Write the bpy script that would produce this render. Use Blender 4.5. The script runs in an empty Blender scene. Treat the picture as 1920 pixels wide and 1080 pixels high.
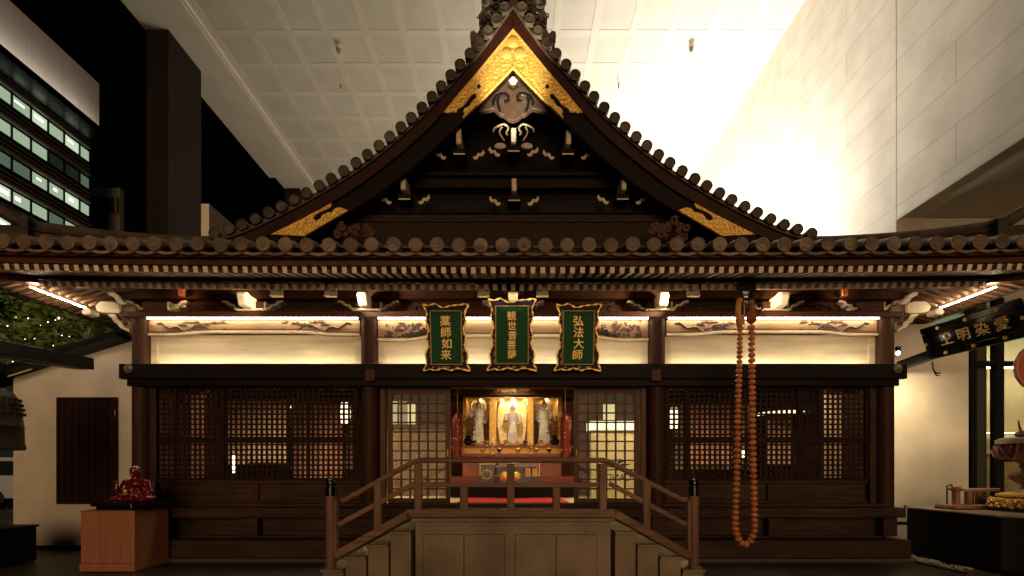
import bpy, bmesh, math, random
from mathutils import Vector, Matrix
C = bpy.context.scene
R = math.radians
random.seed(7)
# ------------------------------------------------------------------ camera
F, CX, CY, H, D = 900.0, 962.0, 880.0, 1.42, 7.63     # focal length in photo pixels, vanishing point, eye height, distance to the facade
cam = bpy.data.cameras.new('camera'); camo = bpy.data.objects.new('camera', cam)
C.collection.objects.link(camo); C.camera = camo
camo.location = (0, -D, H); camo.rotation_euler = (R(90), 0, 0)
cam.sensor_width = 36; cam.lens = F/1920*36
cam.shift_x = -(CX-960)/1920; cam.shift_y = (CY-540)/1920
cam.clip_start = .05; cam.clip_end = 600
# ------------------------------------------------------------------ night sky and light
SUN_EL, SUN_AZ = 2.5, 4                               # the soft town light that falls on the front of the hall
w = bpy.data.worlds.new('World'); C.world = w; w.use_nodes = True
nt = w.node_tree
sky = nt.nodes.new('ShaderNodeTexSky'); sky.sky_type = 'NISHITA'; sky.sun_disc = False
sky.sun_elevation = R(SUN_EL); sky.sun_rotation = R(180+SUN_AZ)
nt.links.new(sky.outputs[0], nt.nodes['Background'].inputs[0]); nt.nodes['Background'].inputs[1].default_value = .0004
sl = bpy.data.lights.new('sun', 'SUN'); sl.energy = 1.3; sl.angle = R(40); sl.color = (1, .64, .35)
so = bpy.data.objects.new('sun', sl); C.collection.objects.link(so)
so.rotation_euler = (R(90-SUN_EL), 0, R(SUN_AZ))
vs = C.view_settings; C.display_settings.display_device = 'sRGB'
vs.view_transform = 'Standard'; vs.look = 'None'; vs.exposure = 0; vs.gamma = 1
cy = C.cycles
cy.use_denoising = True; cy.max_bounces = 7; cy.diffuse_bounces = 4; cy.glossy_bounces = 4; cy.transparent_max_bounces = 12
cy.sample_clamp_indirect = 4; cy.use_light_tree = True; cy.caustics_reflective = False; cy.caustics_refractive = False
try: cy.denoiser = 'OPENIMAGEDENOISE'
except Exception: pass
# ------------------------------------------------------------------ helpers
def at(px, py, Y):
    d = Y + D
    return Vector(((px-CX)*d/F, Y, H-(py-CY)*d/F))
def xz(px, py, Y):
    v = at(px, py, Y); return (v.x, v.z)

ORG = {}
def tag(o, label=None, cat=None, group=None, kind=None):
    if label: o['label'] = label
    if cat: o['category'] = cat
    if group: o['group'] = group
    if kind: o['kind'] = kind
    return o
def thing(name, label, cat, loc=(0, 0, 0), group=None):
    o = bpy.data.objects.new(name, None); C.collection.objects.link(o); o.location = loc
    o.empty_display_size = .1; ORG[o] = Vector(loc)
    return tag(o, label, cat, group)
def copy_tree(o, parent=None):
    c = o.copy(); C.collection.objects.link(c)
    if parent: c.parent = parent
    ORG[c] = ORG.get(o, Vector())
    for ch in list(o.children): copy_tree(ch, c)
    return c

class MB:
    def __init__(s): s.v = []; s.f = []; s.m = []; s.cur = 0
    def add(s, vs, fs):
        n = len(s.v); s.v += [tuple(p) for p in vs]
        for f in fs: s.f.append(tuple(n+i for i in f)); s.m.append(s.cur)
        return s
    def box(s, x0, x1, y0, y1, z0, z1):
        if x0 > x1: x0, x1 = x1, x0
        if y0 > y1: y0, y1 = y1, y0
        if z0 > z1: z0, z1 = z1, z0
        return s.add([(x0,y0,z0),(x1,y0,z0),(x1,y1,z0),(x0,y1,z0),(x0,y0,z1),(x1,y0,z1),(x1,y1,z1),(x0,y1,z1)],
              [(0,3,2,1),(4,5,6,7),(0,1,5,4),(1,2,6,5),(2,3,7,6),(3,0,4,7)])
    def hexa(s, p): # 8 points like a box
        return s.add(p, [(0,3,2,1),(4,5,6,7),(0,1,5,4),(1,2,6,5),(2,3,7,6),(3,0,4,7)])
    def bar(s, a, b, w, h, up=(0,0,1)):
        a = Vector(a); b = Vector(b); d = (b-a).normalized(); u = Vector(up)
        r = d.cross(u).normalized(); u = r.cross(d).normalized()
        q = []
        for p in (a, b):
            q += [p-r*w/2-u*h/2, p+r*w/2-u*h/2, p+r*w/2+u*h/2, p-r*w/2+u*h/2]
        return s.add(q, [(0,1,2,3),(7,6,5,4),(0,4,5,1),(1,5,6,2),(2,6,7,3),(3,7,4,0)])
    def prism(s, poly, y0, y1, axis='y', edge=None):
        n = len(poly)
        def P(a, b, t): return (a, t, b) if axis == 'y' else ((t, a, b) if axis == 'x' else (a, b, t))
        base = len(s.v); s.v += [P(a, b, y0) for a, b in poly] + [P(a, b, y1) for a, b in poly]
        s.f.append(tuple(base+i for i in range(n))); s.m.append(s.cur)
        s.f.append(tuple(base+n+i for i in reversed(range(n)))); s.m.append(s.cur)
        for i in range(n):
            j = (i+1) % n
            s.f.append((base+i, base+n+i, base+n+j, base+j)); s.m.append(s.cur if edge is None else edge)
        return s
    def strip(s, a, b, y0, y1): # a, b: two equally long XZ polylines; solid between them
        n = len(a); v = []
        for p, q in zip(a, b): v += [(p[0],y0,p[1]),(q[0],y0,q[1]),(p[0],y1,p[1]),(q[0],y1,q[1])]
        f = []
        for i in range(n-1):
            k = 4*i
            f += [(k,k+1,k+5,k+4),(k+2,k+6,k+7,k+3),(k,k+4,k+6,k+2),(k+1,k+3,k+7,k+5)]
        f += [(0,2,3,1),(4*n-4,4*n-3,4*n-1,4*n-2)]
        return s.add(v, f)
    def tube(s, path, r, n=8, cap=True):
        P = [Vector(p) for p in path]; m = len(P)
        rr = r if isinstance(r, (list, tuple)) else [r]*m
        v = []; f = []; ref = None
        for i, p in enumerate(P):
            d = (P[min(i+1,m-1)]-P[max(i-1,0)]).normalized()
            if ref is None: ref = Vector((0,0,1)) if abs(d.z) < .9 else Vector((1,0,0))
            a = d.cross(ref)
            if a.length < 1e-4: a = d.orthogonal()
            a.normalize(); b = a.cross(d).normalized(); ref = b
            for k in range(n):
                t = 2*math.pi*k/n; v.append(p + (a*math.cos(t)+b*math.sin(t))*rr[i])
        for i in range(m-1):
            for k in range(n):
                f.append((i*n+k, i*n+(k+1)%n, (i+1)*n+(k+1)%n, (i+1)*n+k))
        if cap: f.append(tuple(reversed(range(n)))); f.append(tuple((m-1)*n+k for k in range(n)))
        return s.add(v, f)
    def lathe(s, prof, c=(0,0,0), n=24, axis='z'):
        v = []; f = []; m = len(prof)
        for r, h in prof:
            for k in range(n):
                t = 2*math.pi*k/n; x, y = max(r,1e-4)*math.cos(t), max(r,1e-4)*math.sin(t)
                q = (x, y, h) if axis == 'z' else ((x, -h, y) if axis == 'y' else (h, x, y))
                v.append((c[0]+q[0], c[1]+q[1], c[2]+q[2]))
        for i in range(m-1):
            for k in range(n): f.append((i*n+k, i*n+(k+1)%n, (i+1)*n+(k+1)%n, (i+1)*n+k))
        f.append(tuple(reversed(range(n)))); f.append(tuple((m-1)*n+k for k in range(n)))
        return s.add(v, f)
    def ball(s, c, r, n=12, m=8):
        rx, ry, rz = r if isinstance(r, (list, tuple)) else (r, r, r)
        v = [(c[0],c[1],c[2]-rz)]; f = []
        for i in range(1, m):
            a = -math.pi/2+math.pi*i/m
            for k in range(n):
                t = 2*math.pi*k/n; v.append((c[0]+rx*math.cos(a)*math.cos(t), c[1]+ry*math.cos(a)*math.sin(t), c[2]+rz*math.sin(a)))
        v.append((c[0],c[1],c[2]+rz)); L = len(v)-1
        for k in range(n):
            f.append((0, 1+(k+1)%n, 1+k)); f.append((L, L-n+k, L-n+(k+1)%n))
        for i in range(m-2):
            for k in range(n):
                a = 1+i*n
                f.append((a+k, a+(k+1)%n, a+n+(k+1)%n, a+n+k))
        return s.add(v, f)
    def build(s, name, mat, parent=None, bevel=0, smooth=False, remesh=0, seg=1):
        me = bpy.data.meshes.new(name); off = ORG.get(parent, Vector()) if parent else Vector()
        me.from_pydata([Vector(p)-off for p in s.v], [], s.f)
        for mm in (mat if isinstance(mat, (list, tuple)) else [mat]): me.materials.append(mm)
        if any(s.m): me.polygons.foreach_set('material_index', s.m)
        bm = bmesh.new(); bm.from_mesh(me); bmesh.ops.recalc_face_normals(bm, faces=bm.faces); bm.to_mesh(me); bm.free()
        o = bpy.data.objects.new(name, me); C.collection.objects.link(o)
        if smooth: me.polygons.foreach_set('use_smooth', [True]*len(me.polygons))
        if parent: o.parent = parent
        ORG[o] = off
        if remesh:
            md = o.modifiers.new('r', 'REMESH'); md.mode = 'VOXEL'; md.voxel_size = remesh; md.use_smooth_shade = True
            md = o.modifiers.new('s', 'SMOOTH'); md.iterations = 3; md.factor = .5
        if bevel:
            md = o.modifiers.new('b', 'BEVEL'); md.width = bevel; md.segments = seg; md.limit_method = 'ANGLE'; md.angle_limit = R(40)
        if smooth and not remesh:
            try: me.set_sharp_from_angle(angle=R(42))
            except Exception: pass
        me.update(); return o

def spiral(cx, cz, r0, turns, a0, sgn, y, n=18, shrink=.25):
    return [(cx+sgn*math.cos(a0+turns*2*math.pi*i/n)*r0*(1-(1-shrink)*i/n), y, cz+math.sin(a0+turns*2*math.pi*i/n)*r0*(1-(1-shrink)*i/n)) for i in range(n+1)]
def smooth_line(pts, k=6):
    out = []; P = [Vector((p[0], p[1])) for p in pts]; n = len(P)
    for i in range(n-1):
        p0 = P[max(i-1,0)]; p1 = P[i]; p2 = P[i+1]; p3 = P[min(i+2,n-1)]
        for j in range(k):
            t = j/k
            out.append(.5*((2*p1)+(p2-p0)*t+(2*p0-5*p1+4*p2-p3)*t*t+(3*p1-p0-3*p2+p3)*t**3))
    out.append(P[-1]); return [(p.x, p.y) for p in out]
def text_mesh(mb, s, cx, cz, size, y, depth=.012, sx=1, mirror=False):
    cu = bpy.data.curves.new('t', 'FONT'); cu.body = s; cu.size = size; cu.extrude = depth; cu.offset = size*.008
    cu.align_x = 'CENTER'; cu.resolution_u = 3
    o = bpy.data.objects.new('t', cu); C.collection.objects.link(o)
    dg = bpy.context.evaluated_depsgraph_get(); me = o.evaluated_get(dg).to_mesh()
    if len(me.vertices):
        xs = [v.co.x for v in me.vertices]; ys = [v.co.y for v in me.vertices]
        mx, my = (min(xs)+max(xs))/2, (min(ys)+max(ys))/2; g = -1 if mirror else 1
        mb.add([(cx+g*(v.co.x-mx)*sx, y-v.co.z, cz+(v.co.y-my)) for v in me.vertices], [tuple(p.vertices) for p in me.polygons])
    o.evaluated_get(dg).to_mesh_clear(); bpy.data.objects.remove(o); bpy.data.curves.remove(cu)
def lamp(name, typ, loc, energy, color, parent=None, target=None, **kw):
    l = bpy.data.lights.new(name, typ); l.energy = energy; l.color = color
    for k, v in kw.items(): setattr(l, k, v)
    o = bpy.data.objects.new(name, l); C.collection.objects.link(o); o.location = loc
    if target is not None: o.rotation_euler = (Vector(target)-Vector(loc)).to_track_quat('-Z', 'Y').to_euler()
    if parent: o.parent = parent; o.location = Vector(loc)-ORG.get(parent, Vector())
    return o
# ------------------------------------------------------------------ materials
def mat(name, col, rough=.6, metal=0, var=.25, scale=(6, 6, 6), bump=.0, bscale=None, spec=.5, detail=6, col2=None, dirt=0, coat=0, rnd=None):
    m = bpy.data.materials.new(name); m.use_nodes = True; n = m.node_tree.nodes; L = m.node_tree.links
    b = n['Principled BSDF']; b.inputs['Roughness'].default_value = rough; b.inputs['Metallic'].default_value = metal
    b.inputs['Specular IOR Level'].default_value = spec
    if coat: b.inputs['Coat Weight'].default_value = coat; b.inputs['Coat Roughness'].default_value = .12
    tc = n.new('ShaderNodeTexCoord'); mp = n.new('ShaderNodeMapping'); mp.inputs['Scale'].default_value = scale
    L.new(tc.outputs['Object'], mp.inputs[0])
    nz = n.new('ShaderNodeTexNoise'); nz.inputs['Scale'].default_value = 1; nz.inputs['Detail'].default_value = detail; nz.inputs['Roughness'].default_value = .62
    L.new(mp.outputs[0], nz.inputs[0])
    rp = n.new('ShaderNodeValToRGB'); rp.color_ramp.elements[0].position = .3; rp.color_ramp.elements[1].position = .72
    c2 = col2 or tuple(c*(1+var) for c in col); c1 = tuple(c*(1-var) for c in col)
    rp.color_ramp.elements[0].color = (*c1, 1); rp.color_ramp.elements[1].color = (*c2, 1)
    L.new(nz.outputs[0], rp.inputs[0]); out = rp.outputs[0]
    if dirt:
        n2 = n.new('ShaderNodeTexNoise'); n2.inputs['Scale'].default_value = 1.3; n2.inputs['Detail'].default_value = 5
        L.new(tc.outputs['Object'], n2.inputs[0])
        r2 = n.new('ShaderNodeValToRGB'); r2.color_ramp.elements[0].position = .35; r2.color_ramp.elements[1].position = .65
        k = 1-dirt; r2.color_ramp.elements[0].color = (k, k, k, 1); r2.color_ramp.elements[1].color = (1, 1, 1, 1)
        L.new(n2.outputs[0], r2.inputs[0])
        mx = n.new('ShaderNodeMixRGB'); mx.blend_type = 'MULTIPLY'; mx.inputs[0].default_value = 1
        L.new(out, mx.inputs[1]); L.new(r2.outputs[0], mx.inputs[2]); out = mx.outputs[0]
    if rnd:
        src = n.new('ShaderNodeNewGeometry').outputs['Random Per Island'] if rnd == 'piece' else n.new('ShaderNodeObjectInfo').outputs['Random']
        m3 = n.new('ShaderNodeMapRange'); a_, b_ = (.6, 1.35) if rnd == 'piece' else (.82, 1.15); m3.inputs[3].default_value = a_; m3.inputs[4].default_value = b_; L.new(src, m3.inputs[0])
        mx = n.new('ShaderNodeMixRGB'); mx.blend_type = 'MULTIPLY'; mx.inputs[0].default_value = 1
        L.new(out, mx.inputs[1]); L.new(m3.outputs[0], mx.inputs[2]); out = mx.outputs[0]
    L.new(out, b.inputs['Base Color'])
    mr = n.new('ShaderNodeMapRange'); mr.inputs[3].default_value = max(rough-.1, .03); mr.inputs[4].default_value = min(rough+.12, 1)
    L.new(nz.outputs[0], mr.inputs[0]); L.new(mr.outputs[0], b.inputs['Roughness'])
    if bump:
        nb = n.new('ShaderNodeTexNoise'); nb.inputs['Scale'].default_value = 1; nb.inputs['Detail'].default_value = 4
        mb_ = n.new('ShaderNodeMapping'); mb_.inputs['Scale'].default_value = bscale or scale
        L.new(tc.outputs['Object'], mb_.inputs[0]); L.new(mb_.outputs[0], nb.inputs[0])
        bp = n.new('ShaderNodeBump'); bp.inputs['Strength'].default_value = bump; bp.inputs['Distance'].default_value = .02
        L.new(nb.outputs[0], bp.inputs['Height']); L.new(bp.outputs[0], b.inputs['Normal'])
    return m
def emit(name, col, s):
    m = bpy.data.materials.new(name); m.use_nodes = True; n = m.node_tree.nodes
    b = n['Principled BSDF']; b.inputs['Base Color'].default_value = (.1, .1, .1, 1)
    b.inputs['Emission Color'].default_value = (*col, 1); b.inputs['Emission Strength'].default_value = s
    return m
def glass(name, tint=(.9, .95, .92), refl=.12, rough=.03):
    m = bpy.data.materials.new(name); m.use_nodes = True; n = m.node_tree.nodes; L = m.node_tree.links
    n.remove(n['Principled BSDF']); o = n['Material Output']
    t = n.new('ShaderNodeBsdfTransparent'); t.inputs[0].default_value = (*tint, 1)
    g = n.new('ShaderNodeBsdfGlossy'); g.inputs['Roughness'].default_value = rough
    fr = n.new('ShaderNodeFresnel'); fr.inputs[0].default_value = 1.22
    mx = n.new('ShaderNodeMixShader'); L.new(fr.outputs[0], mx.inputs[0]); L.new(t.outputs[0], mx.inputs[1]); L.new(g.outputs[0], mx.inputs[2]); L.new(mx.outputs[0], o.inputs[0])
    return m
def bricks(name, c1, c2, mortar, bw, rh, ms, rough, plane='xy', off=.5, bump=.3, var=.15, nscale=8):
    m = mat(name, c1, rough, var=var, scale=(nscale,)*3, bump=0, dirt=.16); n = m.node_tree.nodes; L = m.node_tree.links; b = n['Principled BSDF']
    tc = n.new('ShaderNodeTexCoord'); sp = n.new('ShaderNodeSeparateXYZ'); cb = n.new('ShaderNodeCombineXYZ'); L.new(tc.outputs['Object'], sp.inputs[0])
    i = {'x': 0, 'y': 1, 'z': 2}; L.new(sp.outputs[i[plane[0]]], cb.inputs[0]); L.new(sp.outputs[i[plane[1]]], cb.inputs[1])
    br = n.new('ShaderNodeTexBrick'); br.inputs['Scale'].default_value = 1; br.inputs['Brick Width'].default_value = bw; br.inputs['Row Height'].default_value = rh
    br.inputs['Mortar Size'].default_value = ms; br.inputs['Mortar Smooth'].default_value = .1; br.offset = off
    br.inputs['Color1'].default_value = (1, 1, 1, 1); k = [y/x for x, y in zip(c1, c2)]; br.inputs['Color2'].default_value = (*k, 1)
    br.inputs['Mortar'].default_value = (*[y/x for x, y in zip(c1, mortar)], 1); L.new(cb.outputs[0], br.inputs[0])
    src = b.inputs['Base Color'].links[0].from_socket
    mx = n.new('ShaderNodeMixRGB'); mx.blend_type = 'MULTIPLY'; mx.inputs[0].default_value = 1; L.new(src, mx.inputs[1]); L.new(br.outputs[0], mx.inputs[2]); L.new(mx.outputs[0], b.inputs['Base Color'])
    bp = n.new('ShaderNodeBump'); bp.inputs['Strength'].default_value = bump; bp.inputs['Distance'].default_value = .02; bp.invert = True
    L.new(br.outputs['Fac'], bp.inputs['Height']); L.new(bp.outputs[0], b.inputs['Normal'])
    return m
WX = (1.2, 14, 22); WZ = (16, 16, 1.2); WY = (16, 1.2, 16)
wood_dk = mat('dark_wood', (.0075, .0033, .0021), .5, spec=.12, var=.5, scale=WX, bump=.15)
wood_dkz = mat('dark_wood_upright', (.010, .0043, .0028), .5, spec=.12, var=.5, scale=WZ, bump=.15)
wood_red = mat('red_brown_wood', (.098, .037, .019), .5, spec=.2, var=.35, scale=WX, bump=.12, dirt=.3)
wood_redz = mat('red_brown_wood_upright', (.085, .028, .013), .5, spec=.2, var=.35, scale=WZ, bump=.12)
wood_base = mat('weathered_plinth_wood', (.060, .028, .017), .55, spec=.2, var=.6, scale=WX, bump=.15, dirt=.4)
wood_col = mat('column_wood', (.05, .022, .012), .5, spec=.12, var=.25, scale=WZ, bump=.1)
wood_raf = mat('rafter_wood', (.24, .125, .065), .6, var=.3, scale=WY)
wood_rail = mat('rail_wood', (.27, .145, .085), .5, spec=.3, var=.5, scale=WX, bump=.25, dirt=.4)
wood_railz = mat('rail_wood_upright', (.27, .145, .085), .5, spec=.3, var=.5, scale=WZ, bump=.25, dirt=.4)
wood_door = mat('door_wood', (.12, .06, .034), .5, spec=.2, var=.25, scale=WZ)
wood_lat = mat('lattice_wood', (.022, .007, .004), .55, spec=.12, var=.3, scale=WZ)
wood_cream = mat('pale_panel_wood', (.66, .56, .38), .55, var=.26, scale=(.9, 8, 9), bump=.06, dirt=.12)
wood_kor = mat('rainbow_beam_wood', (.27, .155, .072), .5, var=.3, scale=WX, bump=.1)
white_o = mat('dim_white_wood', (.55, .47, .35), .6, var=.3, scale=(14, 14, 14))  # darker copy of the painted white, lowers the gable's brightness
carve_dk = mat('carved_dark_wood', (.07, .03, .015), .5, var=.5, scale=(20, 20, 20), bump=.4)
white_p = mat('white_painted_wood', (.78, .67, .47), rnd='object', rough=.6, var=.14, scale=(14, 14, 14))
tile_m = mat('smoked_tile_lit', (.245, .175, .125), rnd='piece', rough=.55, spec=.25, var=.4, scale=(5, 5, 5), bump=.12, dirt=.35)  # same tile as the gable, front light put in as a paler colour
tile_d = mat('smoked_tile_shaded', (.085, .066, .048), rnd='piece', rough=.5, spec=.25, var=.4, scale=(5, 5, 5), bump=.15, dirt=.35)  # same smoked tile, darkened in colour where less light falls
gold = mat('chased_gold', (.74, .46, .10), .42, .5, var=.45, scale=(20, 20, 20), bump=1.0, bscale=(24, 24, 24))
gold_s = mat('plain_gold', (.83, .54, .14), .38, .55, var=.15, scale=(20, 20, 20))
brass_pt = mat('gilt_paint', (.62, .40, .12), .42, .5, var=.3, scale=(40, 40, 40), bump=.5, bscale=(70, 70, 70))
plaster = mat('warm_white_plaster', (.72, .64, .50), .85, var=.05, scale=(2, 2, 2), bump=.05, bscale=(60, 60, 60), dirt=.2)
stone = mat('brown_granite', (.36, .275, .175), .65, var=.32, scale=(60, 60, 60), bump=.3, dirt=.5)
stone_d = mat('dark_stone_base', (.07, .06, .05), .7, var=.3, scale=(25, 25, 25), bump=.2)
black = mat('black_paint', (.004, .0035, .0035), .5, spec=.2, var=.3, scale=(5, 5, 5))
black_m = mat('black_metal', (.012, .012, .013), .3, .7, var=.2)
soffit_m = mat('canopy_white_paint', (.62, .57, .48), .8, var=.04, scale=(.7, .7, .7), dirt=.06)
panel_m = mat('canopy_grey_panel', (.565, .52, .44), .8, var=.05, scale=(.7, .7, .7), dirt=.1)
wallpan = bricks('wall_cladding_panel', (.76, .68, .57), (.73, .65, .54), (.56, .48, .40), 6.2, .82, .012, .75, 'yz', bump=.15, var=.04, nscale=1)
floor_m = bricks('dark_paving_stone', (.055, .040, .030), (.042, .031, .023), (.013, .011, .009), 1.2, .6, .008, .42, 'xy', var=.3)
lac_red = mat('red_lacquer', (.14, .006, .007), .16, var=.25, scale=(8, 8, 8), coat=.6)
lac_red2 = mat('vermilion_lacquer', (.15, .014, .008), .35, var=.3, scale=(12, 12, 12))
lac_blk = mat('black_lacquer', (.006, .006, .007), .12, var=.2)
orange_b = mat('orange_bead_wood', (.64, .23, .075), rnd='object', rough=.38, var=.25, scale=(12, 12, 30), bump=.1)
ped_m = mat('pedestal_veneer', (.46, .18, .09), .45, var=.18, scale=(22, 22, 1.6), dirt=.1)
green_p = mat('green_panel', (.010, .085, .028), .55, spec=.15, var=.12, scale=(9, 9, 9))
blue_f = mat('dark_blue_frame', (.006, .008, .032), .4, spec=.15, var=.5, scale=(25, 25, 25), bump=.3)
silver = mat('pale_statue', (.62, .57, .49), .45, .15, var=.35, scale=(16, 16, 16), bump=.5, bscale=(30, 30, 30))
bronze = mat('dark_bronze', (.028, .015, .008), .6, .1, var=.4, scale=(6, 6, 6), bump=.25, bscale=(22, 22, 22))
leaf_m = mat('leaf_green', (.16, .25, .05), rnd='piece', rough=.55, var=.5, scale=(1.2, 1.2, 1.2))
bark = mat('bark', (.06, .04, .025), .85, var=.4, scale=(9, 9, 2), bump=.5)
gpane = glass('clear_glass')
LEDC = (1, .86, .62)
led = emit('warm_light_strip', LEDC, 36)
led_b = emit('bright_light_strip', (1, .82, .56), 140)

# ================================================================== SETTING
g = MB().box(-140, 140, -30, 260, -.5, 0).build('ground', floor_m); tag(g, kind='structure')
rd = MB().box(-60, -10.6, 6, 34, .0, .004).build('road', mat('asphalt', (.05, .05, .05), .8, var=.25, scale=(20, 20, 20), bump=.2)); tag(rd, kind='structure')

# ------------------------------------------------------------------ the building with the canopy over the hall
HC = 13.9; ZC = H+HC
cb = thing('canopy_building', 'large pale modern building with a coffered canopy spread over the temple hall', 'building', (8.7, 8, 0))
X0, X1, Y0, Y1 = -9.61, 8.7, -4.0, 27.0
MB().box(X0-.2, X1+6, Y0, Y1, ZC+.09, ZC+.8).build('soffit', panel_m, cb)
rb = MB()
px = 1.2224
k = 0
while X0+k*px < X1+.1:
    x = X0+k*px; rb.box(x-.115, x+.115, Y0, Y1, ZC+.076, ZC+.086); k += 1
y = 7.76-1.24*9
while y < Y1-.3:
    k = 0
    while X0+(k+1)*px < X1+.3:
        xa = X0+k*px+.117; rb.box(xa, min(xa+px-.234, X1), y-.115, y+.115, ZC+.0775, ZC+.0865); k += 1
    y += 1.24
rb.build('soffit_grid', soffit_m, cb)
MB().box(-11.6, X0-.2, Y0, 15.2, ZC-.05, ZC+1.2).box(-11.3, X0-.2, 15.2, Y1, ZC-.05, ZC+1.2).build('edge_beam', soffit_m, cb, bevel=.02)
MB().box(X0-.2, X0-.12, Y0, Y1, ZC-.03, ZC+.085).build('edge_trim', soffit_m, cb)
pil_m = mat('grey_pillar_paint', (.016, .012, .009), .9, spec=.05, var=.1, scale=(.8, .8, .8))
for (xa, xb, ya, yb) in ((-11.55, -10.84, 7.47, 9.07), (-11.25, -10.5, 16.0, 17.6)):
    MB().box(xa, xb, ya, yb, 0, ZC-.05).build('pillar', pil_m, cb, bevel=.02)
sw = MB().box(X1, X1+.6, 3.27, Y1, 0, ZC+.09).box(X1, X1+.6, Y0-8, 3.27, 7.13, ZC+.09)
sw.build('side_wall', wallpan, cb)
MB().box(X1-.003, X1, 3.264, 3.276, 4, ZC-.002).build('wall_seam', mat('joint_grey', (.36, .31, .25), .8), cb)
MB().box(X1-.02, X1+.02, Y0-8, 3.25, 7.06, 7.128).build('drip_edge', soffit_m, cb)
MB().box(X1+.605, X1+12, 3.27, 3.6, 0, 7.12).build('recess_wall', mat('recess_paint', (.66, .60, .50), .8, var=.05), cb)
MB().box(X1+.605, X1+12, Y0-8, 3.29, 7.13, 7.4).build('recess_soffit', mat('recess_soffit_paint', (.55, .48, .38), .8, var=.05), cb)
MB().box(X0, X1-.01, Y1-.6, Y1-.2, 0, ZC).build('rear_wall', soffit_m, cb)
for (px_, py_, s_) in ((635, 86, .10), (639, 154, .045), (1296, 84, .10), (1160, 154, .04)):
    d = F*HC/(CY-py_); p = Vector(((px_-CX)*d/F, d-D, ZC))
    cmr = thing('ceiling_camera', {635: 'white dome camera on the dim side of the canopy ceiling', 639: 'tiny dark sensor under the canopy behind the dome camera', 1296: 'white dome camera in the glare of the canopy ceiling', 1160: 'tiny dark sensor on the canopy right of the gable'}[px_],
                'camera' if s_ > .07 else 'sensor', p, 'fixtures on the canopy ceiling')
    MB().lathe([(s_*.9, -.002), (s_, -.05), (s_*.9, -.1)], p, 16).build('base', soffit_m, cmr, smooth=True)
    MB().lathe([(s_*.75, -.1), (s_*.7, -.16), (s_*.5, -.22), (s_*.1, -.25)], p, 16).build('dome', mat('dome_smoke', (.22, .2, .17), .3), cmr, smooth=True)
# uplights behind the hall
UP = emit('uplight_glow', (1, .94, .83), 620)
def uplight(x, y0, y1, z, wdt, m, label, tilt=0):
    u = thing('linear_uplight', label, 'uplight', (x, (y0+y1)/2, z), 'uplights behind the hall roof')
    MB().box(x-wdt/2-.03, x+wdt/2+.03, y0-.03, y1+.03, z-.2, z-.075).build('housing', black_m, u)
    dx, dz = wdt/2*math.cos(R(tilt)), wdt/2*math.sin(R(tilt))
    MB().add([(x-dx,y0,z+dz), (x+dx,y0,z-dz), (x+dx,y1,z-dz), (x-dx,y1,z+dz)], [(0,1,2,3)]).build('lens', m, u)
    MB().hexa([(x-dx-.03,y0,z-.074), (x-dx-.004,y0,z-.074), (x-dx-.004,y1,z-.074), (x-dx-.03,y1,z-.074), (x-dx-.03,y0,z+dz+.02), (x-dx-.004,y0,z+dz+.02), (x-dx-.004,y1,z+dz+.02), (x-dx-.03,y1,z+dz+.02)]).build('shield', black_m, u)
    MB().tube([(x, (y0+y1)/2, 0), (x, (y0+y1)/2, z-.201)], .05).build('pole', black_m, u)
uplight(6.2, 7.2, 20, 6.6, .16, UP, 'long uplight washing the side wall behind the hall', 36)
uplight(-2.6, 9, 14, 4.8, .12, emit('fill_uplight_glow', (1, .88, .68), 210), 'long unseen fill uplight added under the middle of the canopy behind the hall')  # unseen fill added to brighten the left of the ceiling

# ------------------------------------------------------------------ far buildings at the left
ob = thing('office_building', 'office block with a blank white top and green lit window bands', 'building', (-60, 60, 0))
XO = -60.0
def zo(py, px_): return H+(CY-py)*(-XO/(CX-px_))
def yo(px_): return -XO*F/(CX-px_)-D
ye = yo(170)
off_w = mat('office_white_cladding', (.80, .74, .66), .8, var=.08, scale=(.1, 3, .1))
off_d = mat('office_dark_spandrel', (.010, .011, .011), .25, .3, var=.3)
off_f = mat('office_louvre', (.34, .29, .25), .6, var=.1)
ZT = zo(157, 170); ZB = zo(240, 170)
MB().box(XO-22, XO+1.2, 5, ye, ZB, ZT).build('parapet', off_w, ob)
MB().box(XO-22, XO-.3, 5, ye-.2, 0, ZB-.002).build('wall', off_d, ob)
rows = [172, 236, 300, 358, 410, 455]
fh = (zo(172, 0)-zo(358, 0))/3
wl = [emit('lit_window_a', (.56, .72, .48), .6), emit('lit_window_b', (.70, .84, .58), .85), emit('dim_window', (.26, .38, .26), .32), emit('dark_window', (.07, .12, .10), .1)]
lampm = emit('ceiling_tube', (1, 1, .85), 2.2)
ym = [yo(q) for q in (-40, -8, 24, 60, 92, 122, 151, 170)]
random.seed(3)
pat = [[0,0,0,1,0,1,0],[0,0,0,0,3,3,2],[2,2,2,0,0,1,0],[0,1,0,0,2,0,2],[0,1,0,0,1,0,3],[1,0,0,1,0,0,2]]
for r in range(6):
    zt = zo(172, 0)+.9-fh*r
    for c in range(7):
        ya, yb = ym[c]+.07, ym[c+1]-.07
        q = MB().box(XO-.28, XO-.2, ya, yb, zt-1.35, zt).build('window', wl[pat[r][c]], ob)
        if pat[r][c] == 1 or (pat[r][c] == 0 and random.random() < .35):
            MB().box(XO-.2, XO-.19, ya+random.uniform(.3, .8), ya+random.uniform(.9, 1.6), zt-.55-.3*random.random(), zt-.4).build('ceiling_tube', lampm, q)
MB().box(XO+3.2, XO+3.3, 20, ye-1, ZB-2.0, ZB-1.8).build('added_wash_strip', emit('added_wash_glow', (1, .88, .76), 26), ob)  # glowing strip added to wash the parapet with light
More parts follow.
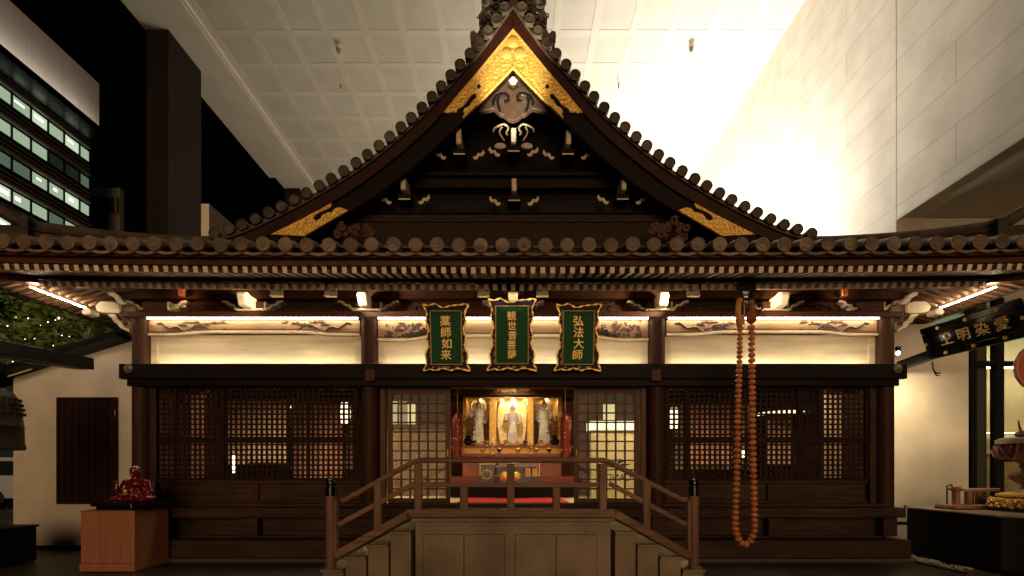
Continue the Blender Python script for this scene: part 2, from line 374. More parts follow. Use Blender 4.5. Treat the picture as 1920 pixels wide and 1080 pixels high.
MB().box(XO+3.32, XO+3.5, 18, ye-.8, ZB-2.5, ZB-1.6).box(XO+.5, XO+3.31, 18, ye-.8, ZB-2.5, ZB-2.2).build('wash_strip_cover', off_d, ob)  # added box that hides the wash strip from the camera
lv = MB()
for r in range(7):
    zt = zo(172, 0)+.9-fh*r
    for dz in (.25, 1.0, 1.6): lv.box(XO-.2, XO+.25, 5, ye-.25, zt+dz, zt+dz+(.34 if dz == .25 else .09))
lv.build('louvre', off_f, ob)
ml = MB()
for yy in ym[:-1]: ml.box(XO-.2, XO-.05, yy-.09, yy+.09, 3, ZB-.6)
ml.build('mullion', off_d, ob)
# small building beside it
def pane_block(name, label, d, px0, px1, py0, wins, m, depth=12):
    t = thing(name, label, 'building', at((px0+px1)/2, 600, d-D)*Vector((1,1,0)) if False else Vector(((px0+px1)/2*d/F-CX*d/F, d-D, 0)))
    Yb = d-D; a = at(px0, py0, Yb); b = at(px1, py0, Yb)
    MB().box(a.x, b.x, Yb, Yb+.8, 0, a.z).build('wall', m, t)
    for (wa, wb, ya, yb2) in wins:
        p = at(wa, ya, Yb); q = at(wb, yb2, Yb)
        f = MB().box(p.x, q.x, Yb-.12, Yb-.002, q.z, p.z).build('window', mat('greenish_dark_pane', (.05, .07, .06), .2, var=.2), t)
        MB().box(p.x-.12, q.x+.12, Yb-.2, Yb-.122, q.z-.12, q.z).build('sill', m, f)
    return t
bl = mat('far_cream_wall', (.36, .32, .24), .85, var=.1)
pane_block('low_block', 'small cream block with three dark windows beside the office tower', 75, 168, 225, 352, [(172, 188, 371, 401), (194, 215, 371, 401), (219.5, 224, 371, 401)], bl)
wb = thing('white_annex', 'white building corner with a slanting roof edge beyond the pillar', 'building', Vector(((407-CX)*50/F, 42, 0)))
A = [at(392, 382, 42), at(440, 424, 46.6)]
MB().hexa([(A[0].x, 42, 0), (A[1].x, 46.6, 0), (A[1].x-6, 46.6, 0), (A[0].x-6, 42.01, 0), (A[0].x, 42, A[0].z), (A[1].x, 46.6, A[0].z), (A[1].x-6, 46.6, A[0].z), (A[0].x-6, 42.01, A[0].z)]).build('wall', mat('annex_white', (.62, .56, .48), .8, var=.05), wb)
MB().tube([(A[0].x-.3, 43, A[0].z+.5), (A[1].x-.3, 46.6, A[0].z+.5)], .03).build('roof_rail', black_m, wb)
for f_ in (0, .3, .6, .9):
    p = A[0].lerp(A[1], f_); MB().tube([(p.x-.3, p.y+1, A[0].z), (p.x-.3, p.y+1, A[0].z+.5)], .025).build('rail_post', black_m, wb)
# glass stair house behind the trees
gs = thing('glass_annex', 'small glazed building with white mullions behind the lit trees', 'building', Vector(((148-CX)*18/F, 18-D, 0)))
Yg = 18-D; a = at(118, 608, Yg); b = at(166, 700, Yg)
MB().box(a.x-3, b.x, Yg, Yg+5, 0, a.z).build('wall', mat('teal_glass_wall', (.03, .06, .06), .15, var=.3), gs)
for q in (130, 148, 164):
    p = at(q, 608, Yg); MB().box(p.x-.05, p.x+.05, Yg-.06, Yg-.002, 0, a.z+.02).build('mullion', off_f, gs)
for q in (608, 626, 643):
    p = at(130, q, Yg); MB().box(a.x-3, b.x, Yg-.08, Yg-.062, p.z-.05, p.z+.04).build('transom', off_f, gs)
MB().box(a.x-3, b.x+.3, Yg-2.5, Yg-.1, at(130, 652, Yg-2).z-.2, at(130, 652, Yg-2).z).build('awning', mat('awning_grey', (.3, .36, .33), .6), gs)

# ------------------------------------------------------------------ trees with fairy lights
def tree(label, x, y, zt, rx, ry, rz, nleaf, ls, seed, group='trees behind the side wall'):
    random.seed(seed)
    t = thing('street_tree', label, 'tree', (x, y, 0), group)
    tk = MB(); tk.tube([(x, y, 0), (x+.1, y, zt*.3), (x-.05, y+.1, zt-rz)], [.2, .15, .11])
    cl = []
    for i in range(26):
        while True:
            p = Vector((random.uniform(-1,1), random.uniform(-1,1), random.uniform(-1,1)))
            if .25 < p.length < 1: break
        cl.append((Vector((x+p.x*rx, y+p.y*ry, zt+p.z*rz)), random.uniform(.5, 1.1)))
    for c, r_ in cl[:14]: tk.tube([(x-.05, y+.1, zt-rz), ((x+c.x)/2, (y+c.y)/2, (zt-rz+c.z)/2+.1), tuple(c)], [.07, .045, .015], 6)
    tk.build('trunk', bark, t, smooth=True)
    L = MB()
    for i in range(nleaf):
        c, r_ = random.choice(cl)
        q = Vector((random.gauss(0,1), random.gauss(0,1), random.gauss(0,.8))).normalized()*r_*random.random()**.4*min(rx, 1.6)*.55
        p = c+q; u = Vector((random.gauss(0,1), random.gauss(0,1), random.gauss(0,.5))).normalized(); v = u.orthogonal().normalized()
        v = (Matrix.Rotation(random.uniform(0, 6.28), 3, u) @ v); s = ls*random.uniform(.6, 1.3)
        L.add([p-u*s, p+v*s*.45, p+u*s, p-v*s*.45], [(0,1,2,3)])
    L.build('crown', leaf_m, t)
    return t
tree('leafy tree with fairy lights seen past the end of the eave', -12.3, 6.2, 5.4, 2.2, 1.6, 1.5, 9000, .10, 11)
tree('small clipped tree right of the glazed building', -12.2, 9.9, 6.2, .6, .6, .7, 1500, .08, 12)
tree('low leafy tree under the black bell beam', -9.6, 3.4, 3.1, .9, .8, .7, 3000, .07, 13)
bulb_m = emit('fairy_bulb', (1, .92, .75), 5); bulb_p = emit('fairy_bulb_pink', (1, .72, .55), 8)
st = thing('fairy_light_string', 'string of tiny white fairy lights twined through the tree', 'lights', (-11.5, 4.4, 4))
bp_ = []
for (q, r_, s_) in ((53, 597, 1.1), (110, 596, 1.3), (104, 600, .9), (90, 604, 1), (14, 611, 1.1), (30, 595, .7), (116, 629, .9), (130, 631, .8), (65, 635, .8), (47, 636, .7), (100, 648, .9), (115, 652, .7), (110, 598, .8), (24, 678, .9), (39, 678, 1.1), (76, 610, .6), (165, 615, 1.1), (189, 633, 1), (171, 620, .9)):
    p = at(q, r_, 4.1 if q < 160 else 8.9); bp_.append(p)
    MB().ball(p, .011*s_*(1 if q < 160 else 1.3), 8, 6).build('bulb', bulb_p if s_ > 1.2 else bulb_m, st)
MB().tube([tuple(p) for p in sorted(bp_[:16], key=lambda v: v.x)], .004, 4).build('wire', black, st)
# ------------------------------------------------------------------ parked car in the street
def car():
    x, y = -17.3, 10.5
    t = thing('parked_car', 'silver blue van parked in the street beyond the bell', 'car', (x, y, 0))
    body = [(-2.1, .35), (-2.1, .95), (-1.95, 1.15), (-1.5, 1.85), (1.1, 1.88), (1.5, 1.2), (2.1, .98), (2.15, .4)]
    paint = mat('silver_car_paint', (.55, .60, .68), .3, .0, var=.08, coat=.5)
    MB().prism([(x+a, b) for a, b in body], y-.85, y+.85).build('body', paint, t, bevel=.06, seg=2)
    for (p, q) in (((-1.75, 1.2), (-.35, 1.72)), ((-.25, 1.2), (.95, 1.72))):
        MB().prism([(x+p[0], p[1]), (x+q[0]+.1, p[1]), (x+q[0], q[1]), (x+p[0]+.25, q[1])], y-.87, y-.845).build('side_window', mat('tinted_pane', (.02, .025, .03), .1), t)
    for wx in (-1.35, 1.35):
        w_ = MB().lathe([(.33, -.1), (.34, -.02), (.34, .1), (.28, .13)], (x+wx, y-.78, .34), 20, 'y').build('wheel', black, t, smooth=True)
        MB().lathe([(.2, .131), (.05, .15)], (x+wx, y-.78, .34), 16, 'y').build('rim', mat('alloy', (.5, .5, .5), .3, .8), w_, smooth=True)
    MB().box(x+2.06, x+2.16, y-.8, y-.5, .7, .9).build('headlight', mat('headlight_glass', (.6, .6, .6), .1), t)
    MB().box(x-2.13, x-2.05, y-.83, y-.6, .8, 1.05).build('tail_light', emit('red_tail_light', (1, .08, .03), 2.5), t)
car()

# ================================================================== TEMPLE HALL
hall = thing('temple_hall', 'dark timber temple hall with a tiled gable roof and gold fittings', 'temple', (0, 0, 0))
def part(mb, name, m, parent=None, **k): return mb.build(name, m, parent or hall, **k)
COL = [-5.89, -2.275, 2.275, 5.89]; CR = .135
NOSE = [-4.09, -2.275, 0, 2.275, 4.09]
# --- plinth
part(MB().box(-6.14, 6.14, -.34, 6, 0, .06), 'stone_base', stone_d, bevel=.01)
part(MB().box(-6.1, 6.1, -.29, 5.9, .06, .335), 'ground_sill', wood_base, bevel=.012)
part(MB().box(-5.95, 5.95, .02, .1, .335, .67), 'foot_panel', wood_base)
part(MB().box(-5.9, 5.9, -.05, .018, .335, .37), 'foot_rail', wood_base, bevel=.006)
for x in (-5.89, -4.1, -2.275, 2.275, 4.1, 5.89):
    part(MB().box(x-.11, x+.11, -.14, .015, .371, .668), 'foot_post', wood_base, bevel=.006)
part(MB().box(-6.06, 6.06, -.24, .1, .672, .826), 'ledge', wood_base, bevel=.012)
part(MB().box(-5.86, 5.86, -.1, .1, .828, .885), 'floor_sill', wood_base, bevel=.008)
part(MB().box(-5.82, 5.82, .102, 6, .70, .85), 'floor', mat('tatami', (.55, .47, .28), .8, var=.15, scale=(3, 40, 3)))
for x in COL:
    part(MB().lathe([(CR, .83), (CR, 3.795)], (x, 0, 0), 28), 'column', wood_col, smooth=True)
for s in (-1, 1):
    part(MB().box(s*5.97, s*5.83, .14, 6, .83, 4.25), 'side_wall', wood_dk)
part(MB().box(-5.82, 5.82, 5.6, 5.75, .85, 4.2), 'back_wall', mat('inner_red_wall', (.40, .14, .09), .7, var=.35, scale=(3, 3, 1.5), dirt=.4))
part(MB().box(-5.82, 5.82, .102, 5.6, 3.3, 3.36), 'inner_ceiling', wood_dk)
# --- wainscot and lattice windows
for s in (-1, 1):
    xa, xb = sorted((s*2.41, s*5.755))
    wn = part(MB().box(xa, xb, .03, .07, .886, 1.25), 'wainscot', wood_base)
    fr = MB().box(xa, xb, -.02, .028, 1.19, 1.25).box(xa, xb, -.02, .028, .886, .93)
    for x in (xa+.05, (xa+xb)/2, xb-.05): fr.box(x-.045, x+.045, -.017, .028, .932, 1.188)
    part(fr, 'wainscot_frame', wood_base, wn, bevel=.006)
    la, lb = (-5.63, -2.53) if s < 0 else (2.48, 5.58)
    win = part(MB().box(la-.07, la, -.04, .06, 1.25, 2.75).box(lb, lb+.07, -.04, .06, 1.25, 2.75).box(la, lb, -.035, .055, 2.69, 2.75).box(la, lb, -.035, .055, 1.252, 1.285), 'lattice_window', wood_lat)
    lt = MB(); n = 38; p = (lb-la)/n
    for i in range(n+1): x = la+i*p; lt.box(x-.0165, x+.0165, .0, .02, 1.285, 2.69)
    zz = 1.285+.0405
    while zz < 2.69: lt.box(la, lb, -.002, .018, zz-.0145, zz+.0145); zz += .081
    part(lt, 'lattice', wood_lat, win)
    part(MB().box(la, lb, -.03, -.003, 1.835, 1.935), 'middle_rail', wood_lat, win, bevel=.005)
    for x in (la+.27, la+1.03, la+2.06, lb-.72): part(MB().box(x-.03, x+.03, -.025, -.004, 1.286, 1.834).box(x-.03, x+.03, -.025, -.004, 1.936, 2.689), 'stile', wood_lat, win, bevel=.004)
    xp = s*5.68
    part(MB().box(xp-.05, xp+.05, -.06, .02, .886, 2.72), 'jamb', wood_base)
# --- doors
for s in (-1, 1):
    part(MB().box(s*2.035, s*2.12, .02, .14, .886, 2.72), 'door_post', wood_door, bevel=.005)
    part(MB().box(s*2.13, s*2.40, .03, .1, .886, 2.72), 'reveal_board', wood_dkz)
    da, db = (-2.01, -1.01) if s < 0 else (.98, 2.02)
    dr = part(MB().box(da, da+.075, .06, .1, .886, 2.72).box(db-.075, db, .06, .1, .886, 2.72).box(da+.075, db-.075, .06, .1, 2.63, 2.72).box(da+.075, db-.075, .06, .1, .886, .955), 'sliding_door', wood_door, bevel=.004)
    g_ = MB(); ia, ib = da+.075, db-.075
    for i in range(1, 6): x = ia+(ib-ia)*i/6; g_.box(x-.013, x+.013, .065, .09, .955, 2.63)
    for i in range(1, 11): z = .955+(2.63-.955)*i/11; g_.box(ia, ib, .067, .088, z-.012, z+.012)
    part(g_, 'glazing_bar', wood_door, dr)
    part(MB().box(ia, ib, .091, .096, .955, 2.63), 'glass_pane', gpane, dr)
    part(MB().tube([(da+.04 if s > 0 else db-.04, .05, 1.62), (da+.04 if s > 0 else db-.04, .05, 1.74)], .014), 'handle', gold_s, dr)
    if s > 0:
        lm = MB(); text_mesh(lm, 'CANDE', 1.66, 1.29, .16, .105, .001, .9, mirror=True); part(lm, 'lettering', black, dr)
        bl_ = MB()
        for (a0, b0) in ((.28, .05), (.2, .12), (-.26, .05), (-.2, .11), (.05, .14)):
            bl_.prism([(1.62, 1.44), (1.62+a0*.5, 1.47+b0), (1.62+a0, 1.46+b0*.8), (1.62+a0*.5, 1.44+b0*.6)], .105, .107)
        part(bl_, 'leaf_emblem', black, dr)
# --- lintel zone
part(MB().box(-5.84, 5.84, -.02, .09, 2.755, 3.045), 'header_wall', wood_dk)
part(MB().box(-2.03, 2.03, .01, .15, 2.722, 2.753), 'door_head', wood_red)
lin = part(MB().box(-6.08, 6.08, -.235, -.138, 2.82, 3.05), 'lintel_beam', wood_dk, bevel=.008)
part(MB().box(-5.99, 5.99, -.19, -.137, 2.715, 2.818), 'lower_lintel', wood_dk, bevel=.006)
part(MB().box(-5.84, 5.84, -.137, -.022, 2.98, 3.0), 'lintel_top', wood_kor)
for s in (-1, 1):
    nc = MB()
    nc.prism([(s*5.92+.075*math.cos(R(60*i)), 2.975+.075*math.sin(R(60*i))) for i in range(6)], -.25, -.236)
    nc.lathe([(.05, .25), (.045, .262), (.02, .275)], (s*5.92, 0, 2.975), 12, 'y')
    part(nc, 'nail_cover', mat('nail_cover_bronze', (.20, .15, .09), .5, .4, var=.3), lin, smooth=False)
    part(MB().box(s*2.2-.075, s*2.2+.075, -.262, -.237, 2.78, 2.95), 'lintel_block', wood_redz, lin, bevel=.006)
# --- pale panels, rainbow beams, light strips
BAY = [(-5.75, -2.415), (-2.135, 2.135), (2.415, 5.75)]
for bi, (xa, xb) in enumerate(BAY):
    pn = part(MB().box(xa+.1, xb-.1, .03, .06, 3.0, 3.56), 'pale_panel', wood_cream)
    for fa, fb in ((xa-.02, xa+.099), (xb-.099, xb+.02)): part(MB().box(fa, fb, .0, .06, 3.0, 3.56), 'panel_frame', wood_cream, pn, bevel=.005)
    zl, zm = (3.53, 3.575) if bi != 1 else (3.45, 3.515)
    L_ = xb-xa; e = .62
    low = [(xa, zl), (xa+.35, zl)] + [(xa+.35+e*t/6, zl+(zm-zl)*(3*(t/6)**2-2*(t/6)**3)) for t in range(1, 7)]
    low += [(xb-(p-xa), z) for p, z in reversed(low)]
    top = [(p, 3.775) for p, z in low]
    bmo = part(MB().strip(low, top, -.055, .028), 'rainbow_beam', wood_kor, bevel=.006)
    m1 = [(p, z+.028) for p, z in low]; part(MB().strip(low, m1, -.085, -.056), 'highlight_strip', white_p, bmo, bevel=.006)  # white strip added, its colour carries the highlight along the beam edge
    m2 = [(p, z+.052) for p, z in low]; m3 = [(p, z+.06) for p, z in low]
    part(MB().strip(m2, m3, -.062, -.056), 'groove', carve_dk, bmo)
    # carved pines or clouds at both ends of the beam
    random.seed(40+bi)
    for sgn, xe in ((1, xa+.12), (-1, xb-.12)):
        cv = MB(); LL = .95 if bi == 1 else .85
        if bi == 1:
            for i in range(95):
                u = random.random(); zz = 3.755-random.random()**.8*.30*(1-.45*u) ; x = xe+sgn*u*LL
                rr = random.uniform(.012, .034)*(1.1-.3*u)
                cv.tube(spiral(x, max(zz, 3.5), rr, random.uniform(.6, 1.2), random.uniform(0, 6), random.choice((-1, 1)), -.06, 9), rr*.33, 5)
            pth = [(xe+sgn*(.35+.6*t/9), -.07, 3.53+.16*t/9+.02*math.sin(t*2.2)) for t in range(10)]
            cv.tube(pth, [.045]*10, 6)
            for t in range(9): cv.ball((pth[t][0], -.1, pth[t][2]+.012), (.03, .03, .03), 8, 6)
        else:
            br = [(xe+sgn*(.02+.62*t/9), -.06, 3.72-.16*t/9+.03*math.sin(t*1.7)) for t in range(10)]
            cv.tube(br, [.012+.004*(t % 3) for t in range(10)], 6)
            br2 = [(xe+sgn*(.55+.55*t/7), -.06, 3.64+.07*math.sin(t*.9)) for t in range(8)]
            cv.tube(br2, .011, 6)
            for (ux, uz) in ((.42, 3.70), (.55, 3.62), (.68, 3.66), (.62, 3.735), (.9, 3.72), (1.05, 3.73), (.5, 3.74), (.78, 3.7)):
                for i in range(9):
                    a = random.uniform(-.5, 3.6); q = .055+random.random()*.03
                    cv.tube([(xe+sgn*ux, -.06, uz), (xe+sgn*ux+q*math.cos(a), -.066, min(uz+q*.5*math.sin(a), 3.765))], [.008, .005], 5)
        part(cv, 'carving', carve_dk, bmo, smooth=True)
    part(MB().box(xa+.02, xb-.02, -.125, -.1, 3.779, 3.793), 'upper_light_strip', led)
    part(MB().add([(xa+.1,-.128,3.02), (xb-.1,-.128,3.02), (xb-.1,-.105,3.002), (xa+.1,-.105,3.002)], [(3,2,1,0)]), 'lower_light_strip', emit('hidden_strip', LEDC, 38))
part(MB().box(-6.1, 6.1, -.15, .1, 3.797, 3.885), 'wall_plate', wood_red, bevel=.006)
part(MB().box(-5.95, 5.95, .04, .1, 3.887, 4.1), 'frieze_board', wood_red)
part(MB().box(-6.15, 6.15, -.1, .1, 4.102, 4.31), 'purlin', wood_red, bevel=.006)
part(MB().box(-6.1, 6.1, .11, .2, 3.5, 4.6), 'backing_wall', wood_dk)
# --- brackets of the frieze
def swoosh(x, sgn, s=1.0, y0=-.10, y1=.035, z=3.96, m=None, parent=None):
    up = [(.19, .0), (.25, .0), (.29, .05), (.35, .055), (.39, .10), (.47, .115)]
    lo = [(p+.018, q-.034) for p, q in up]
    a = [(x+sgn*p*s, z+q*s) for p, q in up]; b = [(x+sgn*p*s, z+q*s) for p, q in lo]
    return part(MB().strip(smooth_line(b, 3), smooth_line(a, 3), y0, y1), 'bracket_arm', m or white_p, parent)
for x in NOSE+[-5.6, 5.6]:
    bk = part(MB().prism([(x-.13, 3.887), (x+.13, 3.887), (x+.19, 3.96), (x+.19, 4.04), (x-.19, 4.04), (x-.19, 3.96)], -.14, .035), 'bearing_block', wood_red, bevel=.005)
    part(MB().prism([(x+.192, 3.92), (x+.215, 3.905), (x+.24, 3.93), (x+.215, 3.96), (x+.222, 4.04), (x+.194, 4.04)], -.13, .03), 'block_edge', white_p, bk)
    for s in (-1, 1): swoosh(x, s, parent=bk)
for x in NOSE:
    prof = [(-.34, 4.09), (-.40, 4.11), (-.47, 4.09), (-.5, 4.04), (-.46, 3.97), (-.43, 3.90), (-.14, 3.90), (-.14, 4.09)]
    ns = MB(); ns.prism([(a+.06, b) for a, b in prof], x-.072, x+.072, 'x')
    part(ns, 'beam_nose', white_p, bevel=.022, seg=2)
    part(MB().box(x-.21, x+.21, -.22, -.142, 3.886, 3.905), 'nose_shelf', white_p)
random.seed(5)
for x in (-4.99, -3.18, -1.2, 1.2, 3.18, 4.99):
    cv = MB()
    for s in (-1, 1):
        cv.tube([(x, .02, 4.02), (x+s*.12, .02, 4.06), (x+s*.25, .02, 4.03), (x+s*.36, .02, 4.06), (x+s*.42, .02, 4.085)], [.012, .018, .022, .016, .008], 7)
        cv.tube([(x+s*.05, .02, 3.90), (x+s*.2, .02, 3.93), (x+s*.34, .02, 3.91), (x+s*.5, .02, 3.905)], [.02, .022, .016, .006], 7)
        for i in range(8):
            cv.tube(spiral(x+s*random.uniform(.05, .4), random.uniform(3.92, 4.03), random.uniform(.02, .045), 1, random.uniform(0, 6), s, .015, 10), .011, 5)
    cv.tube([(x+.1*math.cos(t*.524), .02, 3.965+.05*math.sin(t*.524)) for t in range(13)], .014, 6)
    part(cv, 'frog_leg_carving', carve_dk, smooth=True)
# corner noses
for s in (-1, 1):
    def cz(px_, py_): # given as left-corner pixels
        v = at(px_, py_, -.02); return (v.x if s < 0 else -v.x, v.z)
    top = [cz(*q) for q in ((262, 583), (235, 573), (222, 570), (200, 570), (192, 579), (194, 588), (214, 592))]
    cn = MB(); poly = [cz(*q) for q in ((262, 575), (236, 571), (218, 569), (200, 570), (191, 578), (194, 589), (206, 592), (213, 592), (218, 600), (222, 601), (226, 610), (231, 612), (236, 619), (241, 621), (250, 627), (262, 627))]
    if s > 0: poly = poly[::-1]
    cn.prism(poly, -.10, .06, edge=1)
    c_ = part(cn, 'corner_nose', [wood_kor, white_p], bevel=.006)
    cv = MB(); random.seed(8)
    for i in range(22):
        q = cz(random.uniform(228, 256), random.uniform(590, 616)); cv.tube(spiral(q[0], q[1], random.uniform(.02, .04), 1, random.uniform(0, 6), 1, -.105, 9), .01, 5)
    part(cv, 'carving', carve_dk, c_, smooth=True)
    part(MB().prism([cz(190, 592)[:2], cz(200, 590), cz(206, 595), cz(205, 602), cz(192, 603), cz(187, 598)], -.35, -.2), 'corner_nose_tip', white_p, c_, bevel=.01)
    for nm_, pl in (('nose_scroll', ((236, 592), (236, 574), (222, 570), (200, 570), (191, 578), (194, 588), (204, 591), (214, 592))), ('nose_scroll', ((213, 593), (228, 593), (233, 604), (240, 608), (243, 616), (252, 621), (252, 626), (240, 621), (235, 618), (231, 611), (225, 609), (221, 601), (217, 599)))):
        pp = [cz(*q) for q in pl]; part(MB().prism(pp if s < 0 else pp[::-1], -.145, -.101), nm_, white_p, c_, bevel=.012, seg=2)
    poly = [cz(*q) for q in ((211, 548), (222, 549), (227, 556), (233, 558), (238, 565), (246, 572), (254, 576), (240, 577), (231, 570), (226, 562), (219, 560), (213, 554))]
    part(MB().prism(poly if s < 0 else poly[::-1], -.16, .02), 'corner_arm', white_p, bevel=.004)
# --- eaves
def up(x): return .055*(abs(x)/7)**3
PIT = .128
tips = MB
def rafter(name, a, b, w_, h_):
    a = Vector(a); b = Vector(b)
    mb = MB(); mb.bar(a, b, w_, h_); mb.m[0] = 1
    return part(mb, name, [wood_raf, white_p])
fly = []; bas = []
nx = int(7.25/PIT)
for i in range(-nx, nx+1):
    x = (i+.0)*PIT; hy = -(abs(x)-5.89) if abs(x) > 5.89 else 9
    if abs(x) < 7.3:
        y2 = min(-.75, hy-.03)
        if y2 > -1.4: fly.append((abs(x), (x, -1.44, 3.99+up(x)), (x, y2, 3.99+.25*(y2+1.44)+up(x))))
    if abs(x) < 6.72:
        y2 = min(.08, hy-.03)
        if y2 > -.83: bas.append((abs(x), (x, -.86, 3.99+up(x)), (x, y2, 3.99+.36*(y2+.86)+up(x))))
for nm, lst in (('flying_rafter', fly), ('base_rafter', bas)):
    lst.sort(key=lambda q: q[0]); rest = MB()
    for k, (q, a, b) in enumerate(lst):
        if k < 100: rafter(nm, a, b, .06, .074)
        else: rest.bar(a, b, .06, .074); rest.m[-6] = 1
    if rest.v: r_ = part(rest, nm, [wood_raf, white_p]); r_['kind'] = 'stuff'
for s in (-1, 1):
    for j in range(26):
        y = -1.38+j*PIT
        hx = 5.89 - y if y < 0 else 5.89
        if hx < 7.3:
            x2 = max(6.6, hx+.03); 
            if x2 < 7.3: rafter('side_flying_rafter', (s*7.33, y, 4.0+up(7.2)), (s*x2, y, 4.0+.25*(7.33-x2)+up(7.2)), .06, .074)
        if hx < 6.72:
            x2 = max(5.85, hx+.03); rafter('side_base_rafter', (s*6.75, y, 3.99+up(6.7)), (s*x2, y, 3.99+.36*(6.75-x2)+up(6.7)), .06, .074)
    part(MB().bar((s*5.8, .09, 4.34), (s*7.4, -1.51, 4.0), .14, .2), 'hip_rafter', wood_red, bevel=.006)
    part(MB().bar((s*6.8, -.84, 4.1), (s*6.8, 3.4, 4.07), .09, .075), 'side_eave_rail', wood_red)
    part(MB().bar((s*7.37, -1.44, 4.1), (s*7.37, 3.4, 4.07), .09, .12), 'side_eave_fascia', wood_red)
    part(MB().add([(s*6.83, -.86, 4.0), (s*6.85, -.86, 4.03), (s*6.85, 3, 4.03), (s*6.83, 3, 4.0)], [(0,1,2,3)]) if False else MB().bar((s*6.79, -.88, 3.985), (s*6.79, .0, 3.985), .018, .012), 'side_light_strip', led_b)
    # sheathing above the side rafters
    part(MB().hexa([(s*7.4, -1.5, 4.05), (s*7.4, 6, 4.05), (s*5.85, 6, 4.42), (s*5.85, .05, 4.42), (s*7.4, -1.5, 4.10), (s*7.4, 6, 4.10), (s*5.85, 6, 4.46), (s*5.85, .05, 4.46)]), 'side_sheathing', wood_raf)
# boards along the front eave (follow the curve)
def eave_board(name, xm, y0, y1, z0, z1, m, n=40):
    xs = [-xm+2*xm*i/n for i in range(n+1)]
    part(MB().strip([(x, z0+up(x)) for x in xs], [(x, z1+up(x)) for x in xs], y0, y1), name, m)
eave_board('middle_eave_board', 6.8, -.93, -.87, 4.028, 4.083, wood_dk)
eave_board('eave_fascia', 7.40, -1.47, -1.40, 4.034, 4.103, wood_red)
eave_board('upper_fascia', 7.46, -1.54, -1.42, 4.106, 4.165, wood_red)
part(MB().hexa([(-7.4, -1.42, 4.06), (7.4, -1.42, 4.06), (5.85, .1, 4.43), (-5.85, .1, 4.43), (-7.4, -1.42, 4.10), (7.4, -1.42, 4.10), (5.85, .1, 4.47), (-5.85, .1, 4.47)]), 'eave_sheathing', wood_raf)
# --- front skirt roof
def rz(t): return 4.20+.36*t+.035*t*t            # height of the tile bed, t metres behind the eave edge
EY = -1.6; TP = .272
rf = MB(); n = 10
def hipx(y): return 5.9-y
for i in range(n):
    ya, yb = EY+2.9*i/n, EY+2.9*(i+1)/n; xa, xb = hipx(ya), hipx(yb)
    for j in range(30):
        u0, u1 = -1+2*j/30, -1+2*(j+1)/30
        q = [(u0*xa, ya), (u1*xa, ya), (u1*xb, yb), (u0*xb, yb)]
        rf.add([(p[0], p[1], rz(p[1]-EY)+up(p[0])*(1.2)) for p in q], [(0,1,2,3)])
skirt = part(rf, 'skirt_roof', tile_m, smooth=True)
tl = MB(); ds = MB(); nd = MB()
for i in range(-28, 28):
    x = (i+.5)*TP; ym_ = min(1.0, 5.9-abs(x)-.1)
    if ym_ > EY+.1:
        m_ = 7; path = [(x, EY+.02+(ym_-EY)*k/m_, rz((ym_-EY)*k/m_)+up(x)*1.2+.012) for k in range(m_+1)]
        tl.tube(path, .073, 12, False)
        tl.tube([(x, EY-.03, path[0][2]+.008), (x, EY+.2, rz(.2)+up(x)*1.2+.02)], .083, 18)
    z = 4.228+up(x)*1.2; zt_ = z+random.uniform(-.008, .008)
    ds.lathe([(.0905, -.03), (.0905, .022), (.078, .026), (.074, .014), (.045, .014), (.042, .022), (.012, .022)], (x+random.uniform(-.006, .006), EY-.005+random.uniform(-.012, .008), zt_), 24, 'y')
    for q in range(14): ds.ball((x+.062*math.cos(q*.4488), EY-.02, zt_+.062*math.sin(q*.4488)), .007, 6, 4)
    xc = x+TP/2
    if i < 27:
        aa = [(xc-TP/2+TP*k/8, 4.185-.035*math.sin(math.pi*k/8)-.012+up(xc)*1.2) for k in range(9)]
        bb = [(p, q-.042+.008*math.sin(math.pi*k/8)) for k, (p, q) in enumerate(aa)]
        nd.strip(bb, aa, EY+.005+random.uniform(-.006, .006), EY+.05)
        tl.add([(xc-TP/2, EY+.0, 4.19+up(xc)*1.2), (xc+TP/2, EY, 4.19+up(xc)*1.2), (xc+TP/2, EY+.3, 4.31+up(xc)*1.2), (xc-TP/2, EY+.3, 4.31+up(xc)*1.2)], [(0,1,2,3)])
part(tl, 'cover_tiles', tile_m, skirt, smooth=True)
part(ds, 'eave_end_tiles', tile_m, skirt, smooth=True)
part(nd, 'eave_pan_tiles', tile_m, skirt, smooth=True)
# --- gable silhouette in photo pixels (left half), mirrored
Yg0 = .6
Opx = [(962, 18), (908, 95), (860, 150), (800, 218), (740, 273), (680, 320), (622, 357), (560, 392), (500, 422), (455, 441), (400, 458)]
Mpx = [(962, 54), (897, 133), (831, 212), (790, 255), (740, 298), (680, 344), (622, 381), (560, 414), (507, 440), (470, 456), (440, 468)]
Ipx = [(962, 128), (912, 180), (868, 224), (831, 259), (786, 301), (740, 338), (680, 380), (622, 414), (570, 443), (540, 458), (520, 468)]
def curve(px_, Y, k=6): return [xz(a, b, Y) for a, b in smooth_line(px_, k)]
def mir(c): return [(-x, z) for x, z in c]
def resample(c, n):
    Ls = [0]
    for a, b in zip(c, c[1:]): Ls.append(Ls[-1]+math.dist(a, b))
    out = []
    for i in range(n+1):
        t = Ls[-1]*i/n; j = 0
        while j < len(Ls)-2 and Ls[j+1] < t: j += 1
        u = (t-Ls[j])/max(Ls[j+1]-Ls[j], 1e-9); out.append((c[j][0]+(c[j+1][0]-c[j][0])*u, c[j][1]+(c[j+1][1]-c[j][1])*u))
    return out
O = resample(curve(Opx, Yg0), 48); Mm = resample(curve(Mpx, Yg0), 48); I = resample(curve(Ipx, Yg0), 48)
mar = mat('maroon_board', (.026, .007, .005), .4, spec=.2, var=.3, scale=(4, 4, 4), bump=.1)
